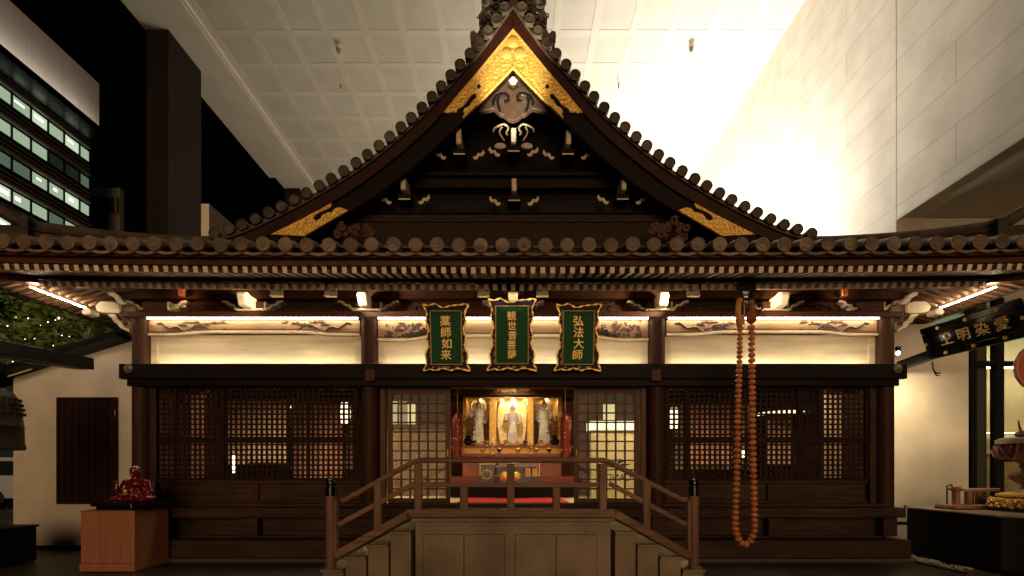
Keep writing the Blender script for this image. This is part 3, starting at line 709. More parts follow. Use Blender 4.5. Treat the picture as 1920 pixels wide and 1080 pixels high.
for s in (-1, 1):
    f = (lambda c: c) if s < 0 else mir
    bd = part(MB().strip(f(Mm), f(I), Yg0+.03, Yg0+.15), 'bargeboard', wood_dk, bevel=.008)
    part(MB().strip(f(O), f(Mm), Yg0-.02, Yg0+.14), 'barge_fascia', mar, bd, bevel=.008)
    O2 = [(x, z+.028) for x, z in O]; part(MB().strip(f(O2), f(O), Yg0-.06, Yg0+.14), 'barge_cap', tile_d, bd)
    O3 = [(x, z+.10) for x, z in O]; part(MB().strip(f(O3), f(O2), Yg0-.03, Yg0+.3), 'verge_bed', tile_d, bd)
    # gold fittings
    def G(pts): return f([xz(a, b, Yg0) for a, b in pts]) if s < 0 else f([xz(a, b, Yg0) for a, b in pts])[::-1]
    up1 = [(962, 55), (897, 134), (862, 175), (833, 211)]
    outl = up1 + [(840, 213), (848, 211), (855, 212), (859, 205), (866, 201), (872, 196), (878, 187), (884, 180), (889, 175), (893, 178), (892, 184), (885, 190), (880, 199), (872, 203), (868, 209), (871, 216), (868, 224), (912, 181), (962, 129)]
    part(MB().prism(G(outl), Yg0-.012, Yg0+.029), 'gold_apex_fitting', gold, bd, bevel=.006)
    hol = MB(); c0 = f([xz(898, 164, Yg0)])[0]; hol.lathe([(.034, .005), (.03, .02)], (c0[0], Yg0-.008, c0[1]), 12, 'y'); part(hol, 'fitting_hole', black, bd)
    foot = [(507, 440), (560, 413), (622, 376), (622, 384), (619, 390), (610, 394), (603, 397), (597, 400), (591, 404), (587, 410), (593, 414), (600, 411), (606, 402), (613, 399), (622, 398), (628, 391), (636, 389), (645, 391), (653, 395), (622, 413), (570, 443)]
    part(MB().prism(G(foot), Yg0-.012, Yg0+.029), 'gold_foot_fitting', gold, bd, bevel=.006)
    for (a, b) in ((up1, .0), ):
        e1 = [xz(p, q, Yg0) for p, q in a]; e2 = [(x, z-.03) for x, z in e1]; part(MB().strip(f(e1), f(e2), Yg0-.022, Yg0-.0125), 'gold_edge', gold_s, bd)
    e1 = [xz(p, q, Yg0) for p, q in ((868, 223), (912, 180), (962, 128))]; e2 = [(x, z+.03) for x, z in e1]; part(MB().strip(f(e1), f(e2), Yg0-.022, Yg0-.0125), 'gold_edge', gold_s, bd)
    # verge tiles: round ends along the rake
    vt = MB(); cc = resample(curve([(a, b-6) for a, b in Opx], Yg0), 480); Ls = 0; nxt = .20; lst = cc[0]; prev = cc[0]
    for p in cc[1:]:
        Ls += math.dist(p, prev); prev = p
        if Ls >= nxt:
            nxt += .244
            nx_, nz_ = -(.7), .7
            q = f([p])[0]; z = q[1]+.055
            vt.lathe([(.075, -.5), (.093, -.06), (.093, .05), (.082, .055), (.078, .04), (.03, .04)], (q[0]+(.03*s), Yg0-.06, z), 20, 'y')
    part(vt, 'verge_tiles', tile_d, bd, smooth=True)
    gp = MB(); prev = None
    # side slope of the main roof
    prof = [(x, z+.06) for x, z in resample(curve(Opx[:-1], Yg0), 24)]
    lx, lz = prof[-1]; prof += [(lx-(7.5+lx)*t/5, lz-(lz-4.28)*(t/5)*1.12+.12*(t/5)**2*(lz-4.28)) for t in range(1, 6)]
    prof = f(prof); sr = MB()
    for i in range(len(prof)-1):
        (a, b), (c, d_) = prof[i], prof[i+1]
        y0a = min(max(5.9-abs(a), -1.6), Yg0) if abs(a) > 5.0 else Yg0
        y0b = min(max(5.9-abs(c), -1.6), Yg0) if abs(c) > 5.0 else Yg0
        sr.add([(a, y0a, b), (c, y0b, d_), (c, 7, d_), (a, 7, b)], [(0,1,2,3)])
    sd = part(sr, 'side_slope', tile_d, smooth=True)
    rw = MB()
    for j in range(20): rw.tube([(a, 1.05+j*.29, b+.02) for a, b in prof], .073, 8, False)
    part(rw, 'cover_tiles', tile_d, sd, smooth=True)
    # hip ridge
    def hp(y, dz): return Vector((s*(5.9-y), y, dz))
    N = 12; ys = [.75-1.66*i/N for i in range(N+1)]
    def zbase(y): return rz(y-EY)+.05
    def ztop(y): t = (.75-y)/1.66; return 5.39-.60*t-.18*t*(1-t)+.03*t**3
    lay = MB()
    for li in range(5):
        w_ = .18-.022*li
        for i in range(N):
            q = []
            for yy in (ys[i], ys[i+1]):
                zb, zt = zbase(yy)-.1, ztop(yy); a_ = zb+(zt-zb)*li/5; b_ = zb+(zt-zb)*(li+.70)/5
                cpt = hp(yy, 0); dx = Vector((1, s*1, 0)).normalized()*w_
                q.append([cpt-dx+Vector((0,0,a_)), cpt+dx+Vector((0,0,a_)), cpt+dx+Vector((0,0,b_)), cpt-dx+Vector((0,0,b_))])
            (a0,a1,a2,a3), (b0,b1,b2,b3) = q
            lay.add([a0,a1,b1,b0,a3,a2,b2,b3], [(0,3,2,1),(4,5,6,7),(0,1,5,4),(1,2,6,5),(2,3,7,6),(3,0,4,7)])
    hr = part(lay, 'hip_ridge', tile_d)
    part(MB().tube([hp(yy, ztop(yy)+.01) for yy in ys], .085, 12), 'ridge_cap', tile_d, hr, smooth=True)
    low_ = MB(); ys2 = [-.9-.7*i/6 for i in range(7)]
    for rr, dz in ((.11, .12), (.085, .22)): low_.tube([hp(yy, rz(yy-EY)+dz+up(6.8)+.06*((-.9-yy)/.7)**2) for yy in ys2], rr, 12)
    part(low_, 'lower_hip_ridge', tile_d, hr, smooth=True)
    # ridge end tile with an upswept horn
    oe = MB(); e = hp(-.9, 0); zt = ztop(-.9); fw = Vector((s, -1, 0)).normalized(); sdv = Vector((1, s, 0)).normalized()
    pts = [(-.2, -.36), (.2, -.36), (.26, -.2), (.2, -.1), (.24, .02), (.14, .10), (0, .14), (-.14, .10), (-.24, .02), (-.2, -.1), (-.26, -.2)]
    v = [e+fw*.0+sdv*a+Vector((0,0,zt+b)) for a, b in pts]+[e+fw*.09+sdv*a+Vector((0,0,zt+b)) for a, b in pts]; m_ = len(pts)
    oe.add(v, [tuple(range(m_)), tuple(reversed(range(m_, 2*m_)))]+[(i, (i+1) % m_, m_+(i+1) % m_, m_+i) for i in range(m_)])
    oe.tube([e-fw*.15+Vector((0,0,zt+.02)), e+fw*.12+Vector((0,0,zt+.06)), e+fw*.32+Vector((0,0,zt+.15)), e+fw*.42+Vector((0,0,zt+.25))], [.085, .09, .08, .06], 10)
    part(oe, 'ridge_end_tile', tile_d, hr, smooth=False)
# --- gable wall
Yw = 1.15
gw = part(MB().prism(resample(curve([(a, b+20) for a, b in Opx], Yw), 20)+[(-x, z) for x, z in reversed(resample(curve([(a, b+20) for a, b in Opx], Yw), 20))][1:], Yw+.12, Yw+.2), 'gable_wall', mat('near_black_wood', (.005, .0025, .002), .6, spec=.1, var=.4, scale=WX))
def gbeam(x0, x1, y0, y1, Y, m, nm='gable_beam', th=.12):
    a = at(x0, y0, Y); b = at(x1, y1, Y); return part(MB().box(a.x, -a.x, Y, Y+th, b.z, a.z), nm, m, gw, bevel=.008)
gbeam(752, 0, 322, 329, Yw-.14, wood_dk, th=.25); gbeam(770, 0, 330, 352, Yw-.06, wood_dk, th=.17)
gbeam(690, 0, 376, 400, Yw-.02, wood_dk, th=.13); gbeam(640, 0, 402, 416, Yw-.12, wood_red if False else mat('carved_beam_wood', (.030, .016, .010), .6, spec=.15, var=.5, scale=(3, 3, 40), bump=.5, bscale=(18, 18, 60)), th=.23)
gbeam(640, 0, 417, 470, Yw-.10, mat('carved_beam_lower', (.024, .014, .009), .6, spec=.15, var=.5, scale=(9, 9, 30), bump=.6, bscale=(25, 25, 40)), th=.2)
def gbracket(px_, py_, hh, skew=0):
    Y = Yw-.3; s_ = (Y+D)/F
    a = at(px_, py_, Y)
    m = MB().box(a.x-4.6*s_, a.x+4.6*s_, Y-.1, Yw, a.z-hh/2*s_, a.z+hh/2*s_)
    nb = part(m, 'gable_beam_nose', white_o, gw, bevel=.012)
    zb = a.z-hh/2*s_
    part(MB().prism([(a.x-13*s_, zb-.01), (a.x-11*s_, zb-12*s_), (a.x+11*s_, zb-12*s_), (a.x+13*s_, zb-.01)], Y+.02, Yw), 'bearing_block', wood_dk, nb)
    part(MB().prism([(a.x-11*s_, zb-10.5*s_), (a.x-11*s_, zb-12.5*s_), (a.x+11*s_, zb-12.5*s_), (a.x+11*s_, zb-10.5*s_)], Y+.0, Y+.018), 'block_edge', white_p, nb)
    for s in (-1, 1):
        upc = [(25, 14), (31, 13), (35, 7), (40, 8), (45, 1)]
        aa = [(a.x+s*p*s_, zb-(q-1)*s_) for p, q in upc]; bb = [(a.x+s*(p+2.5)*s_, zb-(q+4.5)*s_) for p, q in upc]
        part(MB().strip(smooth_line(bb, 3), smooth_line(aa, 3), Y+.05, Y+.075), 'bracket_arm', white_o, nb)
for q in ((758, 347, 29), (964, 352, 24), (1168, 347, 29), (861, 262, 30), (963, 259, 25), (1065, 262, 30)): gbracket(*q)
# scroll carving under the pendant
s_ = (Yw-.2+D)/F; c0 = at(963, 262, Yw-.2)
for s in (-1, 1):
    sc = MB()
    pth = [(8, 20), (14, 23), (15, 16), (9, 14), (6, 19), (8, 25), (15, 29), (24, 26), (33, 22), (39, 17), (38, 11)]
    sc.tube([(c0.x+s*(p)*s_, Yw-.2, c0.z+q*s_) for p, q in smooth_line([(11, 9), (14, 13), (11, 18), (10, 23), (17, 29), (26, 27), (36, 21), (38, 14)], 4)], 1.7*s_, 7)
    sc.tube([(c0.x+s*p*s_, Yw-.2, c0.z+q*s_) for p, q in smooth_line([(22, 24), (26, 16), (24, 8), (17, -2)], 4)], 1.6*s_, 7)
    sc.ball((c0.x+s*25*s_, Yw-.2, c0.z-12*s_), (11*s_, .03, 6*s_))
    part(sc, 'scroll_carving', white_o, gw, smooth=True)
# pendant (gegyo)
gm = mat('pendant_brown_wood', (.05, .031, .022), .5, spec=.2, var=.3, scale=(10, 10, 10), bump=.3)
Yp = Yg0+.17
gp_ = [(962, 126), (921, 170), (880, 212), (900, 209), (915, 205), (926, 203), (932, 208), (938, 213), (945, 215), (952, 221), (962, 226)]
poly = [xz(a, b, Yp) for a, b in gp_]; poly += [(-x, z) for x, z in reversed(poly[1:-1])]
pdn = part(MB().prism(poly, Yp, Yp+.1), 'gable_pendant', gm, gw, bevel=.008)
pv = MB(); s_ = (Yp+D)/F; c0 = at(962, 180, Yp)
for s in (-1, 1):
    pv.tube([(c0.x+s*p*s_, Yp-.005, c0.z-q*s_) for p, q in smooth_line([(16, 13), (9, 10), (9, 2), (16, -2), (25, 0), (32, 4), (38, 14), (36, 18)], 4)], [2.4*s_]*29, 7)
    pv.tube([(c0.x+s*p*s_, Yp-.005, c0.z-q*s_) for p, q in ((27, 2), (29, 12), (27, 22), (24, 30))], 2.6*s_, 7)
    pv.tube([(c0.x+s*p*s_, Yp-.005, c0.z-q*s_) for p, q in ((1, -11), (5, -14), (9, -17))], 1.3*s_, 6)
part(pv, 'scroll_cut', black, pdn, smooth=True)
hb = MB(); c1 = at(962, 152, Yp); hb.lathe([(.075, .0), (.075, .02), (.05, .035)], (c1.x, Yp, c1.z), 6, 'y'); hb.ball((c1.x, Yp-.06, c1.z), .03)
part(hb, 'hex_boss', silver, pdn)
ge = MB()
for s in (-1, 1):
    for (dx, dy, rr) in ((13, 85-40, 9.5), ): pass
for (q, r_) in ((962, 78), (950, 100), (974, 100)):
    c1 = at(q, r_, Yg0-.02); ge.lathe([(.088, -.005), (.088, .012), (.07, .018)], (c1.x, Yg0-.012, c1.z), 24, 'y')
part(ge, 'gold_boss', gold_s, pdn, smooth=True)
# corner carvings at the foot of the gable
random.seed(21)
for s in (-1, 1):
    fc = MB(); c1 = at(660, 437, .55); 
    for i in range(16):
        q = Vector((random.uniform(-.28, .38), 0, random.uniform(-.05, .22))); q.z *= 1-abs(q.x)
        x = -s*-(c1.x+q.x) if s < 0 else -(c1.x+q.x)
        x = (c1.x+q.x) if s < 0 else -(c1.x+q.x)
        fc.tube(spiral(x, c1.z+q.z, random.uniform(.04, .08), 1.1, random.uniform(0, 6), 1, .6+random.uniform(-.05, .05), 10), .03, 6)
    part(fc, 'gable_foot_tile', carve_dk, smooth=True)
# --- main ridge and its end ornament
Yr = .62
part(MB().box(-.32, .32, .85, 7, 8.9, 10.1).box(-.26, .26, .85, 7, 10.1, 10.5), 'main_ridge', tile_d)
lp = [(903, -110), (903, 18), (897, 28), (899, 54), (894, 62), (889, 56), (882, 58), (881, 66), (884, 88), (893, 97), (908, 97)]
poly = [xz(a, b, Yr) for a, b in lp]; full = poly+[(-x, z) for x, z in reversed(poly)]
orn = part(MB().prism(full, Yr, Yr+.2), 'ridge_end_ornament', tile_d, bevel=.01)
oc = MB(); random.seed(2)
for s in (-1, 1):
    for (q, r_, rr, tn) in ((912, 5, .10, 1.3), (930, 12, .07, 1.2), (918, 30, .08, 1.2), (905, 45, .07, 1.3), (916, 52, .06, 1), (892, 78, .08, 1.4), (903, 72, .055, 1), (930, -10, .09, 1.3), (908, -20, .08, 1.2), (950, -8, .07, 1.1), (900, 30, .05, 1), (924, 42, .05, 1.1), (940, 2, .06, 1.2)):
        v = at(q, r_, Yr-.03); oc.tube(spiral(v.x*(1 if s < 0 else -1), v.z, rr, tn, random.uniform(0, 6), -s, Yr-.03, 16), rr*.24, 7)
    v = at(915, 2, Yr-.05); oc.lathe([(.05, 0), (.05, .04), (.02, .06)], (v.x*(1 if s < 0 else -1), Yr-.02, v.z), 12, 'y')
part(oc, 'scrollwork', tile_d, orn, smooth=True)

# ------------------------------------------------------------------ lamps of the hall
def floodlight(x, target_x, label, e=9):
    y, z = -.76, 3.965
    t = thing('floodlight', label, 'floodlight', (x, y, z), 'floodlights under the eave')
    MB().box(x-.085, x+.085, y-.03, y+.03, z-.06, z+.055).build('housing', mat('flood_grey', (.50, .50, .42), .4, .3), t, bevel=.008)
    MB().box(x-.085, x+.085, y-.045, y+.03, z-.075, z-.062).build('rim', brass_pt, t)
    MB().box(x-.012, x+.012, y-.01, y+.01, z+.056, z+.13).build('bracket', black_m, t)
    MB().box(x-.07, x+.07, y+.031, y+.036, z-.05, z+.045).build('lens', emit('flood_lens', (1, .86, .6), 5), t)
    lamp('spot', 'SPOT', (x, y+.06, z-.02), e, (1, .80, .52), t, (target_x, -.42, 3.99), spot_size=R(60), spot_blend=.7, shadow_soft_size=.04)
floodlight(-3.38, -4.09, 'grey floodlight under the eave, leftmost of the four', 85)
floodlight(-2.61, -2.275, 'grey floodlight under the eave next to the inner left column', 85)
floodlight(2.58, 2.275, 'grey floodlight under the eave next to the inner right column', 85)
floodlight(3.35, 4.09, 'grey floodlight under the eave behind the bead string hook', 85)
floodlight(-.42, 0, 'small floodlight hidden over the middle plaque, left one', 12); floodlight(.42, 0, 'small floodlight hidden over the middle plaque, right one', 12)
for s in (-1, 1):
    x = s*5.12
    t = thing('copper_bracket', f'copper coloured bracket with an added lamp under the eave at the {"left" if s < 0 else "right"} bay', 'lamp', (x, -.3, 4.15), 'copper brackets under the eave')
    MB().lathe([(.05, .0), (.055, .02), (.055, .15), (.03, .17)], (x, -.2, 4.1), 18).build('shade', mat('copper', (.75, .25, .09), .3, .9), t, smooth=True)
    MB().tube([(x, -.2, 4.27), (x, -.2, 4.32)], .012).build('stem', black_m, t)
    lamp('spot', 'SPOT', (x, -.34, 4.02), 2.2, (1, .55, .25), t, (x, -.14, 4.16), spot_size=R(110), spot_blend=.8, shadow_soft_size=.03)  # added spot, the copper bracket itself is no lamp
# gable uplight on the skirt roof
t = thing('gable_uplight', 'low uplight on the skirt roof aimed at the gable peak', 'uplight', (0, -1, 4.45))
MB().box(-.1, .1, -1.06, -.94, 4.40, 4.57).build('housing', black_m, t, bevel=.01)
lamp('spot', 'SPOT', (0, -1.0, 4.60), 5200, (1, .86, .6), t, (0, .6, 8.02), spot_size=R(21), spot_blend=1, shadow_soft_size=.05)

# ------------------------------------------------------------------ stairs and railing
stp = thing('stone_staircase', 'brown granite stair with a landing and a flight down either side', 'stairs', (0, -1, 0))
YS, YB = -1.75, -.36
hs = [.82, .655, .498, .348, .191]
XL = [1.25, 1.525, 1.80, 2.08, 2.36]
MB().box(-1.2, 1.2, YS+.015, YB, 0, .775).build('landing_block', stone, stp, bevel=.006)
MB().box(-1.25, 1.25, YS-.01, YB, .777, .82).build('landing_cap', stone, stp, bevel=.008)
for xa, xb in ((-1.106, -.099), (.024, 1.031)): MB().box(xa, xb, YS+.0125, YS+.0149, .0, .626).build('joint_bed', stone_d, stp)
for xa, xb in ((-1.10, -.607), (-.598, -.105), (.03, .523), (.532, 1.025)):
    MB().box(xa, xb, YS+.003, YS+.0124, .0, .62).build('facing_slab', stone, stp, bevel=.004)
for s in (-1, 1):
    for i in range(1, 5):
        a, b = XL[i-1], XL[i]
        MB().box(s*(a+.003), s*(b-.02), YS+.015, YB, 0, hs[i]-.04).build('step_block', stone, stp, bevel=.005)
        MB().box(s*(a-.045+.05), s*b, YS-.008, YB, hs[i]-.038, hs[i]).build('tread', stone, stp, bevel=.006)
        MB().box(s*(a-.19), s*(a-.004), YS+.02, YS+.12, hs[i]+.002, hs[i]+.012).build('riser_gap', black, stp)
rl = thing('stair_railing', 'brown wooden railing around the landing with sloping handrails', 'railing', (0, YS+.08, .8))
YR = YS+.09; sR = F/(YR+D)
def pz(px_, py_): v = at(px_, py_, YR); return v
def post(px_, w_, y0, y1, dpt=.09):
    a = pz(px_-w_/2, y0); b = pz(px_+w_/2, y1)
    MB().box(a.x, b.x, YR-dpt/2, YR+dpt/2, b.z, a.z).build('post', wood_railz, rl, bevel=.006)
post(784.5, 13.5, 869, 957); post(957.5, 14, 869, 957); post(1129.5, 13.5, 869, 957)
for q in (870, 1043): post(q, 14, 913, 957, .08)
MB().tube([(pz(640, 938).x, YR, pz(640, 938).z), (pz(650, 936).x, YR, pz(650, 936).z), (pz(775, 866).x, YR, pz(775, 866).z), (pz(790, 863).x, YR, pz(790, 863).z), (pz(960, 863).x, YR, pz(960, 863).z), (pz(1130, 863).x, YR, pz(1130, 863).z), (pz(1142, 866).x, YR, pz(1142, 866).z), (pz(1275, 936).x, YR, pz(1275, 936).z), (pz(1287, 938).x, YR, pz(1287, 938).z)], .034, 12).build('handrail', wood_rail, rl, smooth=True)
MB().bar(pz(791, 909), pz(1124, 909), .05, 9/sR).build('middle_rail', wood_rail, rl, bevel=.005)
MB().bar(pz(764, 962.5), pz(1152, 962.5), .11, 14/sR).build('bottom_rail', wood_rail, rl, bevel=.007)
for s in (-1, 1):
    def q(px_, py_):
        v = pz(px_, py_); return v if s < 0 else Vector((-v.x-.02, v.y, v.z))
    MB().bar(q(634, 984), q(779, 906), .05, 9/sR).build('middle_rail', wood_rail, rl, bevel=.005)
    MB().bar(q(630, 1041), q(768, 963), .11, 15/sR).build('bottom_rail', wood_rail, rl, bevel=.007)
    a = q(709, 903); b = q(709, 998); MB().box(a.x-.045, a.x+.045, YR-.04, YR+.04, b.z, a.z).build('post', wood_railz, rl, bevel=.006)
    a = q(629, 938); b = q(629, 1045); MB().box(a.x-.028, a.x+.028, YR-.04, YR+.04, b.z, a.z).build('inner_post', wood_railz, rl, bevel=.005)
    a = q(620.5, 930); 
    MB().lathe([(.062, .191), (.062, a.z)], (a.x, YR, 0), 20).build('newel_post', wood_railz, rl, smooth=True)
    z0 = a.z
    MB().lathe([(.066, z0-.0), (.066, z0+.1), (.05, z0+.11), (.048, z0+.13), (.062, z0+.14), (.066, z0+.17), (.055, z0+.2), (.02, z0+.215), (.008, z0+.235)], (a.x, YR, 0), 20).build('newel_cap', lac_blk, rl, smooth=True)

# ------------------------------------------------------------------ name plaques
def plaque(cx_px, cy_px, Hh, Wt, chars, label):
    Y = -.42; c = at(cx_px, cy_px, Y)
    t = thing('name_plaque', label, 'plaque', c, 'green plaques hanging over the entrance')
    w2, h2 = Wt/2, Hh/2
    def side(s):
        pts = []
        for i in range(25):
            u = i/24; z = h2-u*Hh
            base = w2*(1-.02-.16*math.sin(math.pi*min(1, u*1.15))**1.0*(1-.35*u))
            base += .05*w2*math.cos(u*math.pi*8)+(.05*w2 if u > .92 else 0)
            pts.append((s*base, z))
        return pts
    top = [(-w2+Wt*i/12, h2-.045*Hh*math.sin(math.pi*i/12)*abs(math.cos(math.pi*2.0*i/12))-.012*math.sin(i*1.57)) for i in range(1, 12)]
    bot = [(w2*.9-Wt*.9*i/12, -h2+.04*Hh*abs(math.sin(math.pi*2.5*i/12))) for i in range(1, 12)]
    outl = top+side(1)+bot+side(-1)[::-1]
    def off(l): return [(c.x+a, c.z+b) for a, b in l]
    Yb = c.y
    fr_ = MB().prism(off(outl), Yb, Yb+.05).build('frame', blue_f, t, bevel=.004)
    rim = MB(); n = len(outl); random.seed(len(label))
    for i in range(n):
        a = Vector(outl[i]); b = Vector(outl[(i+1) % n]); m = (a+b)/2
        rim.bar((c.x+a.x*.985, Yb-.012, c.z+a.y*.985), (c.x+b.x*.985, Yb-.012, c.z+b.y*.985), .015*(1+.9*(i % 2)), .036, (0, 1, 0))
    rim.build('gilt_edge', gold_s, fr_, bevel=.004)
    orn = MB()
    for i in range(26):
        sd = random.choice((-1, 1)); u = random.uniform(-.8, .8)
        orn.tube(spiral(c.x+sd*w2*.74, c.z+u*h2, random.uniform(.012, .026), 1, random.uniform(0, 6), sd, Yb-.008, 9), .005, 5)
    for i in range(10): orn.tube(spiral(c.x+random.uniform(-.7, .7)*w2, c.z-h2*.88, random.uniform(.012, .022), 1, random.uniform(0, 6), 1, Yb-.008, 9), .006, 5)
    orn.build('scrollwork', brass_pt, fr_, smooth=True)
    pw, ph = Wt*.335, Hh*.385
    MB().box(c.x-pw, c.x+pw, Yb-.022, Yb-.001, c.z-ph, c.z+ph).build('panel', green_p, t)
    bo = MB()
    for (a, b, e_, f_) in ((-pw-.018, pw+.018, ph, ph+.018), (-pw-.018, pw+.018, -ph-.018, -ph), (-pw-.018, -pw, -ph, ph), (pw, pw+.018, -ph, ph)):
        bo.box(c.x+a, c.x+b, Yb-.04, Yb-.0005, c.z+e_, c.z+f_)
    bo.build('panel_border', brass_pt, t, bevel=.006)
    tx = MB(); nC = len(chars); st_ = ph*1.72/nC
    for i, ch in enumerate(chars): text_mesh(tx, ch, c.x+.006*((i*7) % 3-1), c.z+ph*.86-st_*(i+.5), st_*.98, Yb-.026, .008, 1.02)
    tx.build('lettering', mat('lettering_gold', (.88, .60, .17), .35, .2, var=.15), t)
    t.rotation_euler = (R(9), 0, 0)
    # hanging bracket
    return t
plaque(837, 634, .985, .66, '薬師如来', 'green plaque reading 薬師如来, left of the middle one')
plaque(960, 629, 1.06, .70, '観世音菩薩', 'taller green plaque reading 観世音菩薩 over the doorway')
plaque(1084, 634, .985, .66, '弘法大師', 'green plaque reading 弘法大師, right of the middle one')
# ------------------------------------------------------------------ hanging side signboard
def side_sign():
    c = Vector((6.67, -.65, 3.42)); t = thing('hanging_signboard', 'long black signboard with gold characters 愛染明王 hung at the right side', 'signboard', c)
    L_, Hh = 1.38, .46
    def B(x0, x1, z0, z1, y0, y1): return MB().box(c.x+x0, c.x+x1, c.y+y0, c.y+y1, c.z+z0, c.z+z1)
    B(-L_/2, L_/2, -Hh/2, Hh/2, 0, .05).build('board', lac_blk, t, bevel=.01)
    fr = MB()
    for (a, b, e, f) in ((-L_/2-.03, L_/2+.03, Hh/2-.07, Hh/2+.03), (-L_/2-.03, L_/2+.03, -Hh/2-.03, -Hh/2+.07), (-L_/2-.03, -L_/2+.08, -Hh/2+.072, Hh/2-.072), (L_/2-.08, L_/2+.03, -Hh/2+.072, Hh/2-.072)): fr.box(c.x+a, c.x+b, c.y-.035, c.y-.001, c.z+e, c.z+f)
    fr.build('frame', lac_blk, t, bevel=.012)
    for (a, b) in ((-.42, .2), (0, .2), (.42, .2), (-.42, -.2), (0, -.2), (.42, -.2), (-.69, 0), (.69, 0)):
        MB().lathe([(.03, .036), (.028, .05), (.012, .06)], (c.x+a, c.y, c.z+b), 6, 'y').build('rosette', gold_s, t)
    tx = MB()
    for i, ch in enumerate('王明染愛'): text_mesh(tx, ch, c.x-.37+.263*i, c.z, .2, c.y-.012, .01)
    tx.build('lettering', brass_pt, t)
    t.rotation_euler = (Matrix.Rotation(R(-86), 3, 'Z') @ Matrix.Rotation(R(20), 3, 'X')).to_euler()
    t.location = c
side_sign()

# ------------------------------------------------------------------ prayer beads
bd = thing('prayer_bead_string', 'long loop of orange wooden prayer beads hanging from a pulley', 'prayer beads', at(1397, 560, -.95))
YBd = -.95; sB = (YBd+D)/F
pts = smooth_line([(1387, 618), (1387, 660), (1385, 720), (1383, 800), (1381, 900), (1379, 960), (1380, 995), (1387, 1014), (1397, 1021), (1407, 1014), (1414, 995), (1414, 960), (1412.5, 900), (1410.5, 800), (1410, 720), (1409.5, 660), (1409, 605)], 60)
pts = [at(a, b, YBd) for a, b in pts]
Ls = 0; nb = 0; prev = pts[0]; bead_me = None; nxt = 0
for p in pts:
    Ls += (p-prev).length; prev = p
    if Ls >= nxt and nb < 100:
        frac = Ls/ (4.9)
        rad = .040+.009*min(1, Ls/1.6)
        if bead_me is None:
            o = MB().ball((0, 0, 0), (1, 1, .74), 18, 12).build('bead', orange_b, None, smooth=True); bead_me = o
        else: o = bead_me.copy(); C.collection.objects.link(o)
        o.parent = bd; o.location = p-ORG[bd]; o.scale = (rad, rad, rad)
        i_ = min(len(pts)-1, pts.index(p)+1); dv = pts[i_]-pts[max(0, i_-2)]
        o.rotation_euler = (0, math.atan2(dv.x, dv.z), random.uniform(0, 6)); nb += 1
        nxt = Ls+rad*1.48
MB().tube([tuple(p) for p in pts], .012, 6).build('cord', mat('red_cord', (.35, .05, .03), .7), bd)
pc = at(1388, 588, YBd)
wh = MB(); ring = [(pc.x+11*sB*math.cos(a)*1.0, YBd+.11*math.cos(a), pc.z+25*sB*math.sin(a)) for a in [i*math.pi/14 for i in range(29)]]
wh.tube(ring, .036, 10, False); wh.build('pulley_wheel', mat('pulley_wood', (.62, .28, .06), .4, var=.2), bd, smooth=True)
MB().box(pc.x-5*sB, pc.x+6*sB, YBd-.02, YBd+.02, pc.z-2*sB, pc.z+33*sB).build('strap', black_m, bd, bevel=.006)
a = at(1383, 545, YBd); b = at(1414, 561, YBd)
MB().box(a.x, b.x, YBd-.06, YBd+.06, a.z-.03, a.z+.09).box(a.x, a.x+.05, YBd-.055, YBd+.055, b.z, a.z-.031).box(b.x-.06, b.x, YBd-.055, YBd+.055, b.z-.02, a.z-.031).build('hanger', black_m, bd, bevel=.006)
tp = at(1409, 585, YBd); MB().lathe([(.035, .14), (.05, .1), (.03, .04), (.06, -.02), (.07, -.12), (.03, -.16)], tp, 14).build('tassel_knot', mat('red_brown_cord', (.30, .07, .035), .7, var=.4, scale=(30, 30, 30), bump=.5), bd, smooth=True)

# ------------------------------------------------------------------ red statue on its pedestal
pd = thing('veneer_pedestal', 'reddish wood veneer pedestal under the red statue', 'pedestal', (-5.6, -.65, 0))
PX0, PX1, PY0, PY1 = -5.97, -5.23, -1.0, -.34
MB().box(PX0, PX1, PY0, PY1, .12, .835).build('cabinet', ped_m, pd, bevel=.004)
MB().box(PX0-.012, PX1+.012, PY0-.012, PY1, .01, .118).build('skirting', ped_m, pd, bevel=.005)
MB().box(PX0-.01, PX1+.01, PY0-.01, PY1, .836, .85).build('top_board', ped_m, pd, bevel=.004)
for (x, y) in ((PX0+.06, PY0+.06), (PX1-.06, PY0+.06), (PX0+.06, PY1-.06), (PX1-.06, PY1-.06)): MB().box(x-.03, x+.03, y-.03, y+.03, 0, .009).build('foot', black, pd)
tr = thing('lacquer_tray', 'black lacquer tray with an upturned rim under the red statue', 'tray', (-5.5, -.65, .85))
MB().box(-5.83, -5.14, -.93, -.37, .852, .90).build('base', lac_blk, tr, bevel=.01)
MB().box(-5.88, -5.10, -.97, -.34, .901, .945).build('top', lac_blk, tr, bevel=.015)
MB().box(-5.30, -5.295, -.974, -.971, .88, .94).build('tag', white_p, tr)
SX, SY, SZ = -5.47, -.66, .945
stt = thing('red_statue', 'glossy red lacquer statue of a seated monk with one hand raised', 'statue', (SX, SY, SZ))
b_ = MB()
def E(dx, dy, dz, rx, ry, rz_): b_.ball((SX+dx, SY+dy, SZ+dz), (rx, ry, rz_), 18, 12)
def T(p, r_): b_.tube([(SX+a, SY+b, SZ+c) for a, b, c in p], r_, 12); [b_.ball((SX+q[0], SY+q[1], SZ+q[2]), rr, 12, 8) for q, rr in zip(p, r_)]
E(0, 0, .06, .25, .19, .075); E(-.15, -.06, .055, .16, .13, .055); E(.17, -.06, .06, .15, .13, .06)
E(.01, .0, .17, .155, .12, .15); E(.01, .01, .27, .165, .105, .085); E(-.03, -.07, .15, .11, .075, .09)
T([(.01, 0, .30), (.0, -.01, .37)], [.06, .055])
